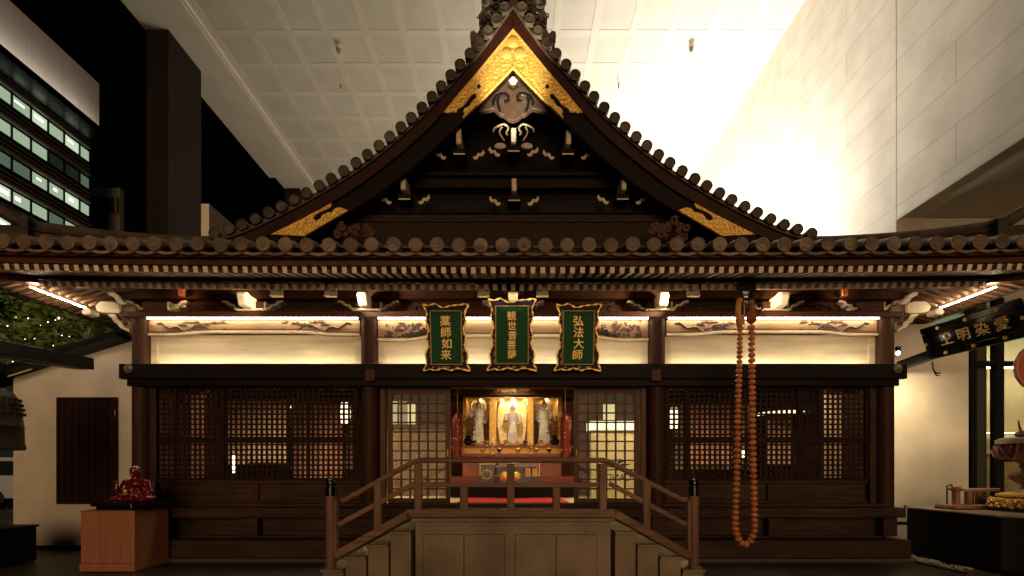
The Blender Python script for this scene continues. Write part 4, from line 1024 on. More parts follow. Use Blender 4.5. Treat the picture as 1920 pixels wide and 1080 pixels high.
E(0, -.015, .445, .068, .078, .088); E(0, .0, .47, .066, .07, .07); E(0, -.09, .425, .014, .02, .024); E(0, -.075, .39, .035, .025, .016)
E(-.026, -.08, .45, .014, .012, .009); E(.026, -.08, .45, .014, .012, .009); E(0, -.072, .475, .05, .02, .01)
E(-.07, .0, .43, .013, .02, .038); E(.07, .0, .43, .013, .02, .038)
T([(-.15, .01, .27), (-.20, -.03, .15), (-.185, -.12, .20)], [.062, .055, .036]); E(-.185, -.135, .245, .032, .016, .042)
for i_ in range(5): T([(-.21+.0125*i_, -.14, .275), (-.212+.0135*i_, -.145, .31+.012*(1-abs(i_-2)/2))], [.0078, .0065])
T([(.165, .0, .27), (.225, -.05, .15), (.12, -.15, .11)], [.068, .062, .042]); E(.06, -.17, .105, .045, .03, .025)
for i_ in range(4): T([(.05-.005*i_, -.185, .095+.014*i_), (.015-.004*i_, -.19, .098+.013*i_)], [.008, .0065])
for i_ in range(6): T([(.17-.03*i_, -.06-.012*i_, .30-.02*i_), (.12-.025*i_, -.125, .2-.02*i_), (.14-.03*i_, -.13, .10-.005*i_)], [.012, .014, .01])
for i_ in range(5): T([(-.28+.12*i_, -.16, .02), (-.22+.11*i_, -.17, .06), (-.15+.1*i_, -.15, .03)], [.018, .02, .014])
b_.build('body', lac_red, stt, remesh=.009)
jb = MB().ball((SX+.0, SY-.2, SZ+.165), (.03, .022, .028), 14, 10); jb.lathe([(.036, .12), (.03, .132)], (SX, SY-.2, SZ), 14); jb.build('gold_jewel', gold_s, stt, smooth=True)

# ------------------------------------------------------------------ side walls with their roofs
lw = thing('plaster_wall', 'cream plaster gable wall with a dark shutter left of the hall', 'wall', (-7.4, .9, 0))
Yl = .9
pts = [at(25, 1032, Yl), at(236, 1032, Yl), at(236, 640, Yl), at(25, 703, Yl)]
MB().prism([(pts[0].x, .0), (-5.99, .0), (-5.99, at(236, 640, Yl).z+.2), (pts[2].x, pts[2].z), (pts[3].x, pts[3].z)], Yl, Yl+.2).build('wall', plaster, lw)
MB().box(pts[0].x, -5.99, Yl-.012, Yl-.002, 0, .07).build('skirting', black, lw)
a = at(-60, 722, Yl-.15); b = at(232, 630, Yl-.15)
MB().bar(a+Vector((0, .1, 0)), b+Vector((0, .1, 0)), .55, .10).build('roof_edge', black, lw)
MB().bar(at(15, 706, Yl-.2), at(60, 692, Yl-.2), .02, .015).build('gutter', white_p, lw)
a = at(107, 745, Yl-.03); b = at(220, 945, Yl-.03); mid = (a.x+b.x)/2
shut_m = mat('dark_shutter_wood', (.022, .007, .005), .6, spec=.15, var=.3, scale=(30, 30, 1.5))
sh = MB().box(a.x, b.x, Yl-.05, Yl-.001, b.z, b.z+.04).box(a.x, b.x, Yl-.05, Yl-.001, a.z-.04, a.z).box(a.x, a.x+.04, Yl-.05, Yl-.001, b.z+.041, a.z-.041).box(b.x-.04, b.x, Yl-.05, Yl-.001, b.z+.041, a.z-.041).build('shutter_frame', shut_m, lw, bevel=.004)
for (p, q) in ((a.x+.042, mid-.03), (mid+.03, b.x-.042)):
    lf = MB(); n = 8
    for i in range(n): x = p+(q-p)*i/n; lf.box(x+.004, x+(q-p)/n-.004, Yl-.035-.008*(i % 2), Yl-.002, b.z+.042, a.z-.042)
    lf.build('shutter_leaf', shut_m, sh)
MB().box(mid-.028, mid+.028, Yl-.045, Yl-.002, b.z+.042, a.z-.042).build('shutter_stile', shut_m, sh)
for z in (a.z-.28, b.z+.3): MB().box(b.x-.03, b.x-.02, Yl-.056, Yl-.051, z-.06, z+.06).build('hinge', silver, sh)
MB().box(pts[0].x, pts[0].x+.16, Yl+.201, Yl+1.5, 0, 3.05).build('return_wall', plaster, lw)
# bell beam and bell
bm_ = thing('bell_beam', 'black timber beam that carries the bell, end sawn square', 'beam', (-7.2, 0, 3.2))
MB().bar(at(166, 682.5, .37), at(-40, 645, -1.3), .2, .19).build('timber', black, bm_, bevel=.012)
MB().bar(at(150, 690.5, .3)-Vector((0, 0, .02)), at(-20, 667, -1.0)-Vector((0, 0, .02)), .04, .014).build('metal_edge', silver, bm_)
MB().tube([(-7.45, -1.1, 0), (-7.45, -1.1, 3.3)], .09).build('post', black, bm_)
lp_ = thing('beam_lamp', 'small bright lamp sitting on top of the black bell beam', 'lamp', at(90, 660, .1))
MB().ball(at(90, 659, .1), .035).build('bulb', emit('lamp_white', (1, .95, .85), 30), lp_); MB().lathe([(.03, -.09), (.03, -.03)], at(90, 659, .1), 10).build('socket', black_m, lp_)
bx, by = -7.27, -1.0
be = thing('temple_bell', 'dark bronze temple bell hung from the black beam', 'bell', (bx, by, 1.69))
MB().lathe([(.36, 1.69), (.385, 1.695), (.385, 1.75), (.37, 1.78), (.365, 2.0), (.37, 2.01), (.37, 2.03), (.36, 2.04), (.345, 2.25), (.32, 2.4), (.26, 2.5), (.17, 2.56), (.08, 2.585)], (bx, by, 0), 40).build('body', bronze, be, smooth=True)
MB().tube([(bx-.08, by, 2.58), (bx-.09, by, 2.68), (bx, by, 2.76), (bx+.09, by, 2.68), (bx+.08, by, 2.58)], .03, 10).build('crown_loop', bronze, be, smooth=True)
MB().tube([(bx, by, 2.72), (bx, by, 3.16)], .03, 8).build('chain', black_m, be)
nb_ = MB()
for r_ in range(4):
    for q in range(28):
        an = 2*math.pi*q/28; rr = (.352, .342, .328, .31)[r_]; z = 2.2+.065*r_
        nb_.tube([(bx+rr*math.cos(an)*.97, by+rr*math.sin(an)*.97, z), (bx+(rr+.035)*math.cos(an), by+(rr+.035)*math.sin(an), z)], [.013, .018], 7)
nb_.build('boss_band', bronze, be, smooth=True)
rbm = MB()
for q in range(8):
    an = 2*math.pi*q/8+.2; rbm.tube([(bx+.37*math.cos(an), by+.37*math.sin(an), 1.76), (bx+.362*math.cos(an), by+.362*math.sin(an), 2.03), (bx+.322*math.cos(an), by+.322*math.sin(an), 2.4)], .01, 6)
rbm.build('rib_pattern', bronze, be, smooth=True)
bb_ = thing('bell_block', 'low black block on the floor under the bell', 'block', (-7.2, -.4, 0))
a = at(70, 987, -.2); MB().box(-8.4, a.x, -1.0, -.2, .01, a.z+.0).build('body', black, bb_, bevel=.015); MB().box(-8.42, a.x+.02, -1.02, -.18, a.z+.001, a.z+.03).build('lid', black, bb_, bevel=.008)

# right plaster wall, beam, lamp, hook
rw_ = thing('side_plaster_wall', 'bright cream plaster wall right of the hall, lit from above', 'wall', (7, .9, 0))
xr = at(1816, 900, Yl).x
MB().box(5.99, xr, Yl, Yl+.2, .49, 4.0).build('wall', plaster, rw_)
MB().box(5.99, xr, Yl-.05, Yl+.2, .06, .455).build('base_course', plaster, rw_, bevel=.004)
MB().box(5.99, xr, Yl-.056, Yl+.2, .457, .488).build('base_trim', black, rw_)
be2 = thing('eave_beam', 'black sloping beam end over the bright side wall', 'beam', (6.6, 0, 3.2))
MB().bar(at(1688, 686, .72), at(1915, 606, -.95), .16, .14).build('timber', black, be2, bevel=.01)
sp = thing('wall_spotlight', 'small bright spotlight between the corner column and side wall', 'spotlight', at(1683, 662, .1))
q = at(1684, 662, .1)
MB().ball(q, .028).build('bulb', emit('spot_bulb', (1, .9, .7), 40), sp); MB().lathe([(.04, .03), (.04, .1)], q, 12).build('socket', black_m, sp)
lamp('spot', 'SPOT', q-Vector((0, .06, .06)), 190, (1, .80, .50), sp, (7.1, .9, 1.7), spot_size=R(125), spot_blend=1, shadow_soft_size=.05)
hk = thing('iron_hook', 'thin black hook hanging from the beam before the bright wall', 'hook', at(1750, 690, 0))
MB().tube([at(*q_, .0) for q_ in ((1748, 678), (1749, 690), (1752, 697), (1757, 700), (1763, 699))], .012, 7).build('rod', black_m, hk, smooth=True)
MB().tube([at(*q_, .0) for q_ in ((1752, 698), (1756, 704), (1761, 704))], .01, 7).build('claw', black_m, hk, smooth=True)

# ------------------------------------------------------------------ glass shop front
sf = thing('glass_storefront', 'black framed glass shop front with a beige room behind', 'storefront', (9.2, 1.2, 0))
Ys = 1.2
def SB(p0, q0, p1, q1, y0, y1): a = at(p0, q0, Ys); b = at(p1, q1, Ys); return MB().box(a.x, b.x, Ys+y0, Ys+y1, max(b.z, .0), a.z)
for (p, q) in ((1815, 1825), (1862, 1877), (1945, 1955), (2040, 2050)): SB(p, 560, q, 1060, -.06, .06).build('mullion', black, sf)
SB(1815, 678, 2050, 687, -.05, .05).build('transom', black, sf); SB(1815, 935, 2050, 950, -.05, .05).build('bottom_rail', black, sf)
SB(1825, 560, 2040, 940, .0, .01).build('glass_pane', gpane, sf)
SB(1842, 560, 1860, 935, .1, .14).build('curtain', mat('grey_curtain', (.10, .085, .065), .8, var=.2, scale=(40, 4, .5)), sf)
SB(1878, 560, 1892, 935, .1, .14).build('curtain', mat('grey_curtain2', (.10, .085, .065), .8, var=.2, scale=(40, 4, .5)), sf)
beige = mat('beige_room_wall', (.55, .42, .24), .8, var=.08)
MB().box(8.0, 14, 3.0, 3.1, 0, 4.6).build('room_wall', beige, sf)
MB().box(8.0, 14, 1.3, 3.0, 4.3, 4.4).build('room_ceiling', mat('teal_ceiling', (.2, .33, .29), .8), sf)
MB().box(8.3, 13, 2.7, 2.95, 1.75, 2.15).build('shelf', mat('shelf_yellow', (.75, .6, .3), .6), sf)
MB().box(8.3, 13, 2.72, 2.95, .9, 1.45).build('cupboard', mat('cupboard_tan', (.42, .30, .16), .6), sf)
MB().bar((8.6, 2.4, 3.55), (12, 2.4, 3.55), .05, .03).build('light_tube', emit('shop_tube', (1, .88, .66), 45), sf)
MB().bar((8.6, 2.66, 2.2), (12, 2.66, 2.2), .03, .02).build('shelf_light', emit('shop_tube2', (1, .85, .55), 6), sf)
a = at(1838, 900, 1.75)
bt = thing('yellow_bottle', 'tall yellow bottle on the ledge inside the shop front', 'bottle', a)
MB().lathe([(.05, 0), (.055, .02), (.055, .22), (.03, .28), (.02, .3), (.02, .36), (.024, .37)], a, 16).build('glass', mat('yellow_glass', (.75, .5, .03), .25), bt, smooth=True); MB().lathe([(.022, .371), (.02, .4)], a, 12).build('cap', gold_s, bt)

# ------------------------------------------------------------------ black table and what stands on it
ta = thing('black_table', 'long black draped table with a grey top at the right', 'table', (7.5, -.5, 0))
TX, TY0, TY1, TZ = 6.52, -1.27, .36, .80
MB().prism([(TX+.03, TY1), (TX+.03, TY0+.1), (TX+.14, TY0+.02), (TX+3, TY0+.02), (TX+3, TY1)], .05, TZ-.03, 'z').build('drape', black, ta, bevel=.01)
MB().prism([(TX, TY1+.02), (TX, TY0+.1), (TX+.12, TY0), (TX+3, TY0), (TX+3, TY1+.02)], TZ-.028, TZ, 'z').build('top', mat('table_grey_top', (.22, .17, .125), .4, var=.15), ta, bevel=.006)
for (x, y) in ((TX+.1, TY0+.2), (TX+.1, TY1-.15), (TX+2.8, TY1-.15)): MB().box(x-.03, x+.03, y-.03, y+.03, 0, .049).build('foot', black, ta)
MB().box(TX-.004, TX+.02, TY1-.02, TY1+.02, TZ+.001, TZ+.02).build('edge_strip', wood_redz, ta)
rk = thing('incense_rack', 'small wooden ladle rack with posts on the grey table top', 'rack', (7.0, -.1, TZ))
rwd = mat('rack_wood', (.30, .15, .10), .5, var=.25, scale=(12, 12, 30))
x, y = 6.9, -.12
MB().box(x-.13, x+.42, y-.16, y+.2, TZ, TZ+.07).build('base', rwd, rk, bevel=.006)
MB().box(x-.13, x+.6, y-.165, y+.205, TZ+.0005, TZ+.02).build('base_trim', lac_blk, rk)
for (dx, dy) in ((.03, 0), (.28, .06), (.5, .12)): MB().tube([(x+dx, y+dy, TZ+.071), (x+dx, y+dy, TZ+.27)], .052, 14).build('post', rwd, rk, smooth=True)
MB().lathe([(.05, .271), (.10, .31), (.105, .325)], (x+.03, y, TZ), 20).build('saucer', rwd, rk, smooth=True)
MB().ball((x+.03, y, TZ+.35), (.075, .06, .03)).build('cloth_pad', mat('grey_pad', (.3, .25, .2), .8), rk, smooth=True)
MB().tube([(x-.11, y, TZ+.071), (x-.11, y, TZ+.36), (x-.06, y, TZ+.38), (x, y, TZ+.355)], .012, 8).build('wire_arm', black_m, rk, smooth=True)
MB().box(x+.1, x+.75, y+.02, y+.14, TZ+.275, TZ+.32).build('plank', mat('pale_plank', (.45, .28, .20), .5, var=.2, scale=WX), rk, bevel=.006)
# lotus throne with halo
lx, ly = 7.62, -.55
lo = thing('lotus_throne_statue', 'carved lotus throne with a round red halo on a gilt base', 'statue', (lx, ly, TZ))
MB().lathe([(.47, .0), (.47, .03), (.44, .04)], (lx, ly, TZ), 8).build('plinth', lac_blk, lo)
gb = MB(); random.seed(9)
gb.lathe([(.40, .041), (.43, .06), (.43, .17), (.38, .19), (.3, .2)], (lx, ly, TZ), 24)
for i in range(240):
    an = random.uniform(0, 6.283); z = TZ+random.uniform(.06, .19); rr = .44 if z < TZ+.17 else .4
    gb.ball((lx+rr*math.cos(an), ly+rr*math.sin(an), z), random.uniform(.012, .028), 6, 5)
gb.build('gilt_base', mat('old_gilt', (.62, .38, .10), .35, .8, var=.6, scale=(30, 30, 30), bump=.6), lo, smooth=True)
MB().lathe([(.33, .201), (.36, .22), (.36, .25), (.30, .27), (.2, .28)], (lx, ly, TZ), 24).build('upper_base', brass_pt, lo, smooth=True)
st_m = mat('painted_stem', (.16, .09, .055), .5, var=.5, scale=(14, 14, 14), bump=.3)
MB().lathe([(.16, .281), (.1, .34), (.08, .38), (.14, .42), (.22, .48), (.24, .55), (.2, .57), (.1, .58), (.09, .62), (.12, .66), (.1, .7), (.16, .73)], (lx, ly, TZ), 24).build('vase_stem', st_m, lo, smooth=True)
pt = MB()
for r_ in range(4):
    for q in range(14):
        an = 2*math.pi*(q+.5*(r_ % 2))/14; z0 = TZ+.76+.055*r_; ca, sa = math.cos(an), math.sin(an); R0 = .2; R1 = .42-.03*r_
        w2 = .10
        def Pp(u, v):
            rr = R0+(R1-R0)*u; wv = w2*math.sin(math.pi*min(1, .25+.7*u))*v*(1-.9*max(0, u-.75)/.25); zz = z0+.02+.13*u**2.2-.05*math.sin(math.pi*u)-.03*v*v+.03
            return (lx+rr*ca-sa*wv, ly+rr*sa+ca*wv, zz)
        gr = [[Pp(u/5, v/2-1) for v in range(5)] for u in range(6)]
        gr2 = [[(a, b, c-.02) for a, b, c in row] for row in gr]
        for G_ in (gr, gr2):
            for u in range(5):
                for v in range(4): pt.add([G_[u][v], G_[u][v+1], G_[u+1][v+1], G_[u+1][v]], [(0,1,2,3)])
pt.build('lotus_petals', mat('pink_petal', (.40, .20, .16), .5, var=.45, scale=(9, 9, 9), dirt=.4), lo, smooth=True)
MB().lathe([(.3, .98), (.36, 1.0), (.37, 1.06), (.3, 1.09), (.1, 1.1)], (lx, ly, TZ), 24).build('seat', mat('seat_stone', (.22, .18, .14), .6, var=.4, scale=(20, 20, 20), bump=.4), lo, smooth=True)
fl = MB(); 
for (a_, b_2) in ((-.22, .1), (-.1, .14), (.1, .12)): fl.ball((lx+a_, ly-.1, TZ+1.1+b_2*.3), (.09, .08, .05))
E_ = fl; fl.tube([(lx-.22, ly-.1, TZ+1.14), (lx-.26, ly-.1, TZ+1.24), (lx-.27, ly-.1, TZ+1.33)], [.02, .014, .008]); fl.build('figure_knee', mat('figure_dark', (.10, .05, .035), .5, var=.4), lo, smooth=True)
hc = at(1944, 690, ly+.15)
ha = MB().lathe([(.34, -.02), (.35, .0), (.35, .02), (.31, .03), (.30, .022), (.05, .022)], (hc.x, ly+.15, hc.z), 40, 'y').build('halo_disc', mat('red_halo', (.52, .13, .06), .45, var=.25, scale=(4, 4, 4)), lo, smooth=True)
MB().tube([(hc.x+.35*math.cos(i*math.pi/20), ly+.13, hc.z+.35*math.sin(i*math.pi/20)) for i in range(41)], .014, 8, False).build('halo_rim', st_m, ha, smooth=True)
MB().tube([(hc.x, ly+.2, TZ+1.05), (hc.x, ly+.2, hc.z-.2)], .02).build('halo_stem', st_m, lo)
# gravel
gv = MB(); random.seed(31)
for i in range(900):
    x = random.uniform(6.16, 7.1); y = random.uniform(-.9, .85); r_ = random.uniform(.012, .026)
    if x > 6.5 and y < .3: continue
    gv.ball((x, y, .008+r_*.3), (r_, r_*random.uniform(.7, 1), r_*.6), 6, 4)
gg = gv.build('gravel', mat('grey_gravel', (.34, .29, .22), .8, var=.5, scale=(12, 12, 12))); tag(gg, kind='stuff')
kb = MB().box(6.10, 6.16, -1.2, .85, 0, .03).build('kerb_strip', stone_d); tag(kb, kind='structure')

# ================================================================== INSIDE THE HALL
Ya = 2.4; sA = (Ya+D)/F
al = thing('altar', 'gilded altar with three lit niches inside the doorway', 'altar', (0, Ya, .85))
def AB(p0, q0, p1, q1, y0, y1): a = at(p0, q0, Ya); b = at(p1, q1, Ya); return MB().box(a.x, b.x, Ya+y0, Ya+y1, b.z, a.z)
gw_m = mat('gilt_wood', (.72, .42, .09), .45, .4, var=.3, scale=(14, 14, 14), bump=.3)
glow_w = mat('pale_gold_wall', (.85, .68, .36), .5, .2, var=.25, scale=(16, 16, 16), bump=.5)
AB(866, 743, 1054, 836, .7, .75).build('niche_back', gw_m, al)
for p, q in ((868, 874), (918, 930), (989, 1000), (1046, 1053)): AB(p, 744, q, 836, .0, .69).build('niche_post', gw_m, al)
for p, q in ((874, 918), (930, 989), (1000, 1046)): AB(p, 744, q, 747, -.01, .6).build('niche_head', brass_pt, al)
AB(848, 836, 1072, 840, -.2, .7).build('altar_shelf', lac_red2, al); AB(866, 840, 1054, 851, -.12, .6).build('gilt_front', gw_m, al)
AB(856, 851, 1064, 857, -.3, .6).build('altar_step', lac_red2, al); AB(868, 857, 1052, 893, -.05, .6).build('altar_body', mat('orange_red_panel', (.40, .085, .018), .3, var=.25, scale=(5, 5, 5)), al)
AB(900, 858, 1012, 892, -.09, -.052).build('dark_front', lac_blk, al)
for q in (858, 874, 890): AB(900, q, 1012, q+1.6, -.11, -.092).build('gilt_trim', gold_s, al)
for q in (900, 927, 984, 1010): AB(q, 860, q+1.6, 890, -.108, -.092).build('gilt_trim', gold_s, al)
nbk = mat('niche_dark_back', (.13, .07, .03), .5, var=.5, scale=(14, 14, 14))
AB(879, 749, 913, 832, .67, .695).build('niche_back_panel', nbk, al); AB(1004, 749, 1041, 832, .67, .695).build('niche_back_panel', nbk, al)
AB(846, 893, 1074, 904, -.5, .6).build('altar_foot', lac_red2, al); AB(846, 905, 1074, 929, -.48, .6).build('altar_base', wood_dk, al)
AB(846, 724, 1074, 742, -.1, .1).build('valance', wood_redz, al)
vc = MB(); random.seed(14)
for i in range(30):
    q = at(random.uniform(930, 990), random.uniform(726, 735), Ya-.12); vc.tube(spiral(q.x, q.z, random.uniform(.02, .05), 1, random.uniform(0, 6), 1, Ya-.12, 9), .012, 5)
vc.build('valance_carving', brass_pt, al, smooth=True)
MB().lathe([(.28, 0), (.28, .02)], (0, 0, 0), 8)
# flaming mandorla behind the middle statue
md_ = [xz(960+a, b, Ya+.55) for a, b in ((-22, 832), (-27, 800), (-27, 770), (-20, 750), (-8, 745), (8, 745), (20, 750), (27, 770), (27, 800), (22, 832))]
MB().prism(md_, Ya+.52, Ya+.56).build('mandorla', glow_w, al)
def buddha(pxc, y0, y1, label, halo, arms):
    c = at(pxc, y1, Ya+.3); hgt = (y1-y0)*(Ya+.3+D)/F; t = thing('altar_statue', label, 'statue', c, 'pale standing statues on the altar')
    m = MB(); k = hgt
    def e(x, y, z, a, b, d): m.ball((c.x+x*k, c.y+y*k, c.z+z*k), (a*k, b*k, d*k), 14, 10)
    def tb(p, r): m.tube([(c.x+a*k, c.y+b*k, c.z+d*k) for a, b, d in p], [q*k for q in r], 10)
    tb([(0, 0, 0), (0, 0, .2), (0, 0, .45), (0, 0, .62), (0, 0, .74), (0, 0, .8)], [.15, .13, .125, .12, .12, .05])
    e(0, 0, .72, .16, .09, .08); e(0, -.02, .88, .062, .07, .085); e(0, .0, .965, .035, .035, .035); e(0, -.085, .875, .012, .016, .018)
    e(-.065, 0, .87, .012, .02, .035); e(.065, 0, .87, .012, .02, .035)
    tb([(-.15, 0, .72), (-.19, -.03, .55), (-.12, -.12, .56 if arms else .5)], [.055, .05, .032]); tb([(.15, 0, .72), (.19, -.03, .52), (.14, -.12, .45)], [.055, .05, .032])
    for i in range(6): tb([(-.12+.05*i, -.12, .03), (-.10+.04*i, -.135, .25), (-.04+.02*i, -.12, .5)], [.016, .018, .012])
    m.build('figure', silver, t, remesh=.012)
    MB().lathe([(.2*k, -.07*k), (.22*k, -.03*k), (.17*k, 0)], c, 20).build('lotus_base', gw_m, t, smooth=True)
    if halo:
        MB().tube([(c.x+.19*k*math.cos(i*math.pi/16), c.y+.1*k, c.z+.86*k+.19*k*math.sin(i*math.pi/16)) for i in range(33)], .028*k, 8, False).build('halo_ring', silver, t, smooth=True)
buddha(897, 750, 831, 'pale standing statue with a ring halo on the altar', True, True)
buddha(961, 756, 832, 'pale standing statue before the middle altar mandorla', False, True)
buddha(1020, 750, 832, 'pale standing statue in the altar niche nearest the glazed counter', False, False)
for pxc in (897, 1023): pass
for x, e_, c_ in ((-.72, 3.5, (1, .70, .30)), (-.24, 2.2, (1, .72, .30)), (.0, 5, (1, .80, .48)), (.26, 2.2, (1, .72, .30)), (.72, 4, (1, .76, .42))):
    lamp('niche_lamp', 'POINT', (x, Ya+.43, 2.86), e_, c_, al, shadow_soft_size=.03)
lamp('niche_spot', 'SPOT', (0, Ya-.9, 3.2), 70, (1, .78, .5), al, (0, Ya, 2.2), spot_size=R(95), spot_blend=.8, shadow_soft_size=.05)
# small altar ware along the shelf and step
random.seed(77)
for i, q in enumerate((889, 905, 914, 936, 948, 972, 984, 1006, 1015, 1030)):
    c = at(q, 851 if i % 2 else 836, Ya-.22); nm = 'incense_burner' if i % 3 == 0 else 'offering_bowl'
    t = thing(nm, ('small gilt footed bowl on the altar step' if nm == 'offering_bowl' else 'small dark three legged burner on the altar step'), 'altar ware', c, 'gilt bowls on the altar step' if nm == 'offering_bowl' else 'dark burners on the altar step')
    MB().lathe([(.03, 0), (.012, .02), (.012, .05), (.045, .07), (.05, .10)], c, 12).build('bowl', brass_pt if nm == 'offering_bowl' else bronze, t, smooth=True)
    MB().ball(c+Vector((0, 0, .105)), (.035, .035, .02), 8, 6).build('offering', white_p if i % 2 else lac_red2, t)
# red hanging ornaments, vases, candle stands, drums
def hanging(pxc, label):
    c = at(pxc, 775, Ya-.35); t = thing('hanging_ornament', label, 'ornament', c, 'red hanging ornaments beside the altar'); s_ = (Ya-.35+D)/F
    MB().lathe([(8*s_, -82*s_), (9*s_, -40*s_), (11*s_, -25*s_), (10*s_, -10*s_), (6*s_, -2*s_), (1*s_, 4*s_)], c, 10).build('body', lac_red2, t, smooth=True)
    b2 = MB(); random.seed(pxc)
    for i in range(46):
        an = random.uniform(0, 6.28); z = random.uniform(-78, -2); b2.ball((c.x+10*s_*math.cos(an), c.y+10*s_*math.sin(an), c.z+z*s_), random.uniform(.008, .016), 6, 4)
    b2.build('gilt_beading', gold_s, t, smooth=True)
    MB().tube([(c.x, c.y, c.z+4*s_), (c.x, c.y, 3.29)], .008, 6).build('chain', gold_s, t)
hanging(858, 'red beaded ornament hanging left of the altar'); hanging(1060, 'red beaded ornament hanging right of the altar')
def vase(pxc, label):
    c = at(pxc, 835, Ya-.12); t = thing('flower_vase', label, 'vase', c, 'black vases on the altar shelf')
    MB().lathe([(.05, 0), (.09, .05), (.1, .1), (.05, .16), (.075, .2)], c, 16).build('pot', lac_blk, t, smooth=True)
    f_ = MB(); random.seed(pxc)
    for i in range(46):
        q = c+Vector((random.uniform(-.15, .15), random.uniform(-.08, .08), .22+random.random()*.38)); f_.tube([tuple(c+Vector((0, 0, .19))), tuple(q)], .004, 4); f_.ball(q, random.uniform(.012, .025), 6, 4)
    f_.build('sprays', mat('rusty_leaf', (.20, .09, .02), .6, var=.6), t)
vase(878, 'black vase with rusty sprays left on the altar shelf'); vase(1040, 'black vase with rusty sprays right on the altar shelf')
def candle(pxc, label):
    c = at(pxc, 852, Ya-.35); t = thing('candle_stand', label, 'candle stand', c, 'slender candle stands before the altar')
    MB().lathe([(.05, 0), (.05, .02), (.015, .04), (.015, .1), (.035, .12), (.015, .14), (.015, .2), (.05, .22)], c, 14).build('stem', brass_pt, t, smooth=True)
    MB().lathe([(.02, .221), (.02, .34)], c, 10).build('candle', white_p, t)
candle(924, 'gilt candle stand left of the altar centre'); candle(996, 'gilt candle stand right of the altar centre')
ot = thing('offering_table', 'small dark offering table with gilt edges before the altar', 'table', (-.47, 1.4, .85))
Yo_ = 1.55
def OB(p0, q0, p1, q1, y0, y1, nm, m, par): a = at(p0, q0, Yo_); b = at(p1, q1, Yo_); MB().box(a.x, b.x, Yo_+y0, Yo_+y1, b.z, a.z).build(nm, m, par, bevel=.004)
OB(901, 872, 927, 905, 0, .3, 'body', lac_blk, ot); OB(899, 868, 929, 872, -.02, .32, 'top', brass_pt, ot)
c1 = at(913, 890, Yo_); MB().tube([(c1.x+.085*math.cos(i*math.pi/8), Yo_-.01, c1.z+.085*math.sin(i*math.pi/8)) for i in range(17)], .012, 6).build('ring_inlay', brass_pt, ot)
ot2 = thing('gong_table', 'low altar table carrying brass gongs in front of the altar', 'table', (.1, 1.55, .85))
OB(936, 886, 1008, 905, 0, .3, 'body', lac_blk, ot2); OB(934, 868, 1010, 876, -.02, .3, 'red_cloth', lac_red, ot2)
for q in (946, 968): c1 = at(q, 893, Yo_); MB().lathe([(.09, .002), (.085, .03), (.05, .05)], (c1.x, Yo_, c1.z), 16, 'y').build('brass_disc', gold_s, ot2, smooth=True)
for q in (990, 1003): c1 = at(q, 880, Yo_-.03); MB().box(c1.x-.05, c1.x+.05, Yo_-.03, Yo_-.001, c1.z-.14, c1.z+.02).build('inlay_panel', brass_pt, ot2)
cp = MB().box(-.95, .95, .55, 2.0, .851, .86).build('red_carpet', mat('red_carpet_wool', (.50, .03, .025), .9, var=.15, scale=(40, 40, 40))); tag(cp, 'red carpet strip on the pale floor inside the doorway', 'carpet')
# counter behind the right door
co = thing('reception_counter', 'white topped counter with self-glowing edge behind the right sliding door', 'counter', (2.4, 2.2, .85))
Yc = 2.0
a = at(1108, 806, Yc); b = at(1230, 940, Yc)
MB().box(a.x, b.x, Yc, Yc+.4, .851, a.z).build('front', mat('cream_front', (.62, .52, .30), .6, var=.08, scale=(2, 2, 2)), co)
MB().box(a.x-.02, b.x, Yc-.05, Yc+.45, a.z+.001, a.z+.17).build('glowing_shelf_edge', emit('shelf_edge_glow', (1, .86, .55), 1.6), co)  # white shelf whose brightness is emitted, it is no lamp
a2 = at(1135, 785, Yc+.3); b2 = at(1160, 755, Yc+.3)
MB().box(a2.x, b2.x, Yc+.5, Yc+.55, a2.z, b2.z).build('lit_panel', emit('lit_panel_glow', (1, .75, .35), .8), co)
dl = thing('display_shelf', 'gold lit display shelf behind the left sliding door', 'shelf', (-1.9, 2.6, .85))
Yd = 2.6
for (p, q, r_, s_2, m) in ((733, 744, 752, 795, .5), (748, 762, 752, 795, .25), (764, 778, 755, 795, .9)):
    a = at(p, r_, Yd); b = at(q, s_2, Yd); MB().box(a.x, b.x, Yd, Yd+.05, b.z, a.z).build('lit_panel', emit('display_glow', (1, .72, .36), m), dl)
MB().box(at(725, 800, Yd).x, at(845, 800, Yd).x, Yd, Yd+.3, at(725, 802, Yd).z, at(725, 797, Yd).z).build('board', wood_red, dl)
MB().box(at(725, 800, Yd).x, at(845, 800, Yd).x, Yd+.06, Yd+.3, .851, at(725, 803, Yd).z).build('cabinet', mat('cabinet_brown', (.20, .12, .07), .5, var=.3), dl)
# one lamp, glowing shapes added for lit patches, and furniture behind the lattice
def ilamp(px_, py_, Y, hgt, wd, s, label, col=(1, .78, .48)):
    c = at(px_, py_, Y); t = thing('lattice_glow', label, 'lantern', c, 'lanterns behind the lattice windows')
    MB().lathe([(wd*.5, -hgt/2), (wd*.6, 0), (wd*.5, hgt/2)], c, 14).build('shade', emit('indoor_glow', col, s), t, smooth=True)
    MB().lathe([(wd*.62, -hgt/2-.03), (wd*.62, -hgt/2-.002)], c, 14).build('base', lac_blk, t)
    MB().tube([tuple(c-Vector((0, 0, hgt/2+.03))), (c.x, c.y, .86)], .02, 6).build('stand', lac_blk, t)
ilamp(437, 870, 1.2, .32, .09, 7, 'narrow bright lantern low behind the left lattice')
ilamp(648, 775, 1.6, .40, .16, 2.2, 'broad glowing shape for lit wall at the inner edge of the left lattice')  # glow standing in for a lit patch of wall
ilamp(1262, 785, 1.6, .40, .16, 2.2, 'broad added glow at the inner edge of the right lattice')
ilamp(455, 795, 3.0, .12, .09, 4, 'small round added glow high behind the left lattice', (.9, .9, .85))
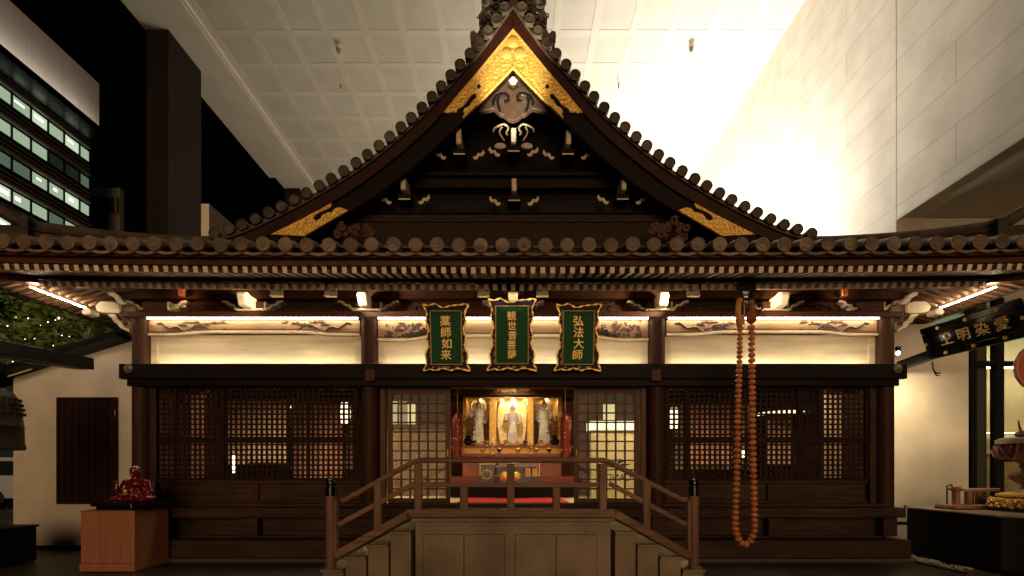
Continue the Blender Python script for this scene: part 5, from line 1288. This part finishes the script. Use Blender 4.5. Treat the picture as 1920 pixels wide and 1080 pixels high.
ilamp(570, 765, 3.4, .12, .5, 1.4, 'wide pale added glow far behind the left lattice')
ilamp(1470, 778, 2.6, .08, 1.1, 1.7, 'long low added glow behind the right lattice')
ilamp(1395, 850, 2.2, .16, .07, 4, 'thin added glow behind the prayer bead loop')
cur_r = mat('red_curtain', (.34, .17, .12), .8, var=.45, scale=(12, 1, .4)); cur_w = mat('pale_screen', (.50, .38, .26), .8, var=.3, scale=(6, 1, 1.5))
def screen(px0, px1, py0, py1, Y, m, nm, label, cat='screen', th=.04):
    a = at(px0, py0, Y); b = at(px1, py1, Y); t = thing(nm, label, cat, ((a.x+b.x)/2, Y, .85))
    MB().box(a.x, b.x, Y, Y+th, max(b.z, .9), a.z).build('panel', m, t); MB().box(a.x-.03, b.x+.03, Y-.02, Y+th+.02, a.z+.001, a.z+.05).build('head_rail', wood_redz, t); MB().box(a.x, b.x, Y, Y+.2, .851, .898).build('foot', lac_blk, t)
screen(285, 385, 735, 905, 1.0, cur_r, 'folding_screen', 'red screen behind the outer end of the left lattice')
screen(425, 540, 752, 872, 2.2, cur_w, 'pale_backdrop', 'pale paper screen behind the middle of the left lattice')
screen(292, 660, 756, 880, 3.9, cur_w, 'pale_backdrop', 'long pale backdrop added to even the glow at the back behind the left lattice')  # wide pale panels added to even the glow through the lattice
screen(1262, 1625, 756, 880, 3.9, cur_w, 'pale_backdrop', 'long pale backdrop added to even the glow at the back behind the right lattice')
screen(550, 640, 760, 905, 2.8, cur_r, 'cloth_screen', 'dull red cloth screen behind the left lattice, nearest the door')
screen(1290, 1400, 760, 870, 2.6, cur_r, 'cloth_screen', 'dull red cloth screen behind the prayer beads')
screen(1440, 1500, 775, 870, 2.4, cur_w, 'pale_backdrop', 'pale paper screen behind the middle of the right lattice')
screen(1545, 1640, 735, 905, .9, cur_w, 'folding_screen', 'pale screen behind the outer end of the right lattice')
screen(470, 520, 872, 905, .8, lac_blk, 'low_cabinet', 'low black cabinet behind the left lattice', 'cabinet', .3)
def indoor(x, y, z, e, col=(1, .70, .40)):
    t = thing('ceiling_downlight', {-4.6: 'recessed downlight over the left lattice room', -3.0: 'recessed downlight beside the left door', 3.0: 'recessed downlight beside the right door', 4.9: 'recessed downlight over the right lattice room', 1.6: 'recessed downlight over the reception counter', 0: 'recessed downlight over the entrance floor', -1.6: 'recessed downlight over the display shelf'}[x], 'downlight', (x, y, z), 'downlights in the hall ceiling')
    MB().lathe([(.07, -.03), (.08, 0)], (x, y, z), 14).build('trim', silver, t)
    lamp('spot', 'SPOT', (x, y, z-.06), e, col, t, (x, y, 0), spot_size=R(150), spot_blend=.8, shadow_soft_size=.07)
for x, y, e in ((-4.6, .6, 230), (-3.0, 1.4, 230), (3.0, 1.4, 230), (4.9, .55, 240), (1.6, 1.2, 90), (0, .45, 60), (-1.6, 1.5, 30)): indoor(x, y, 3.298, e)
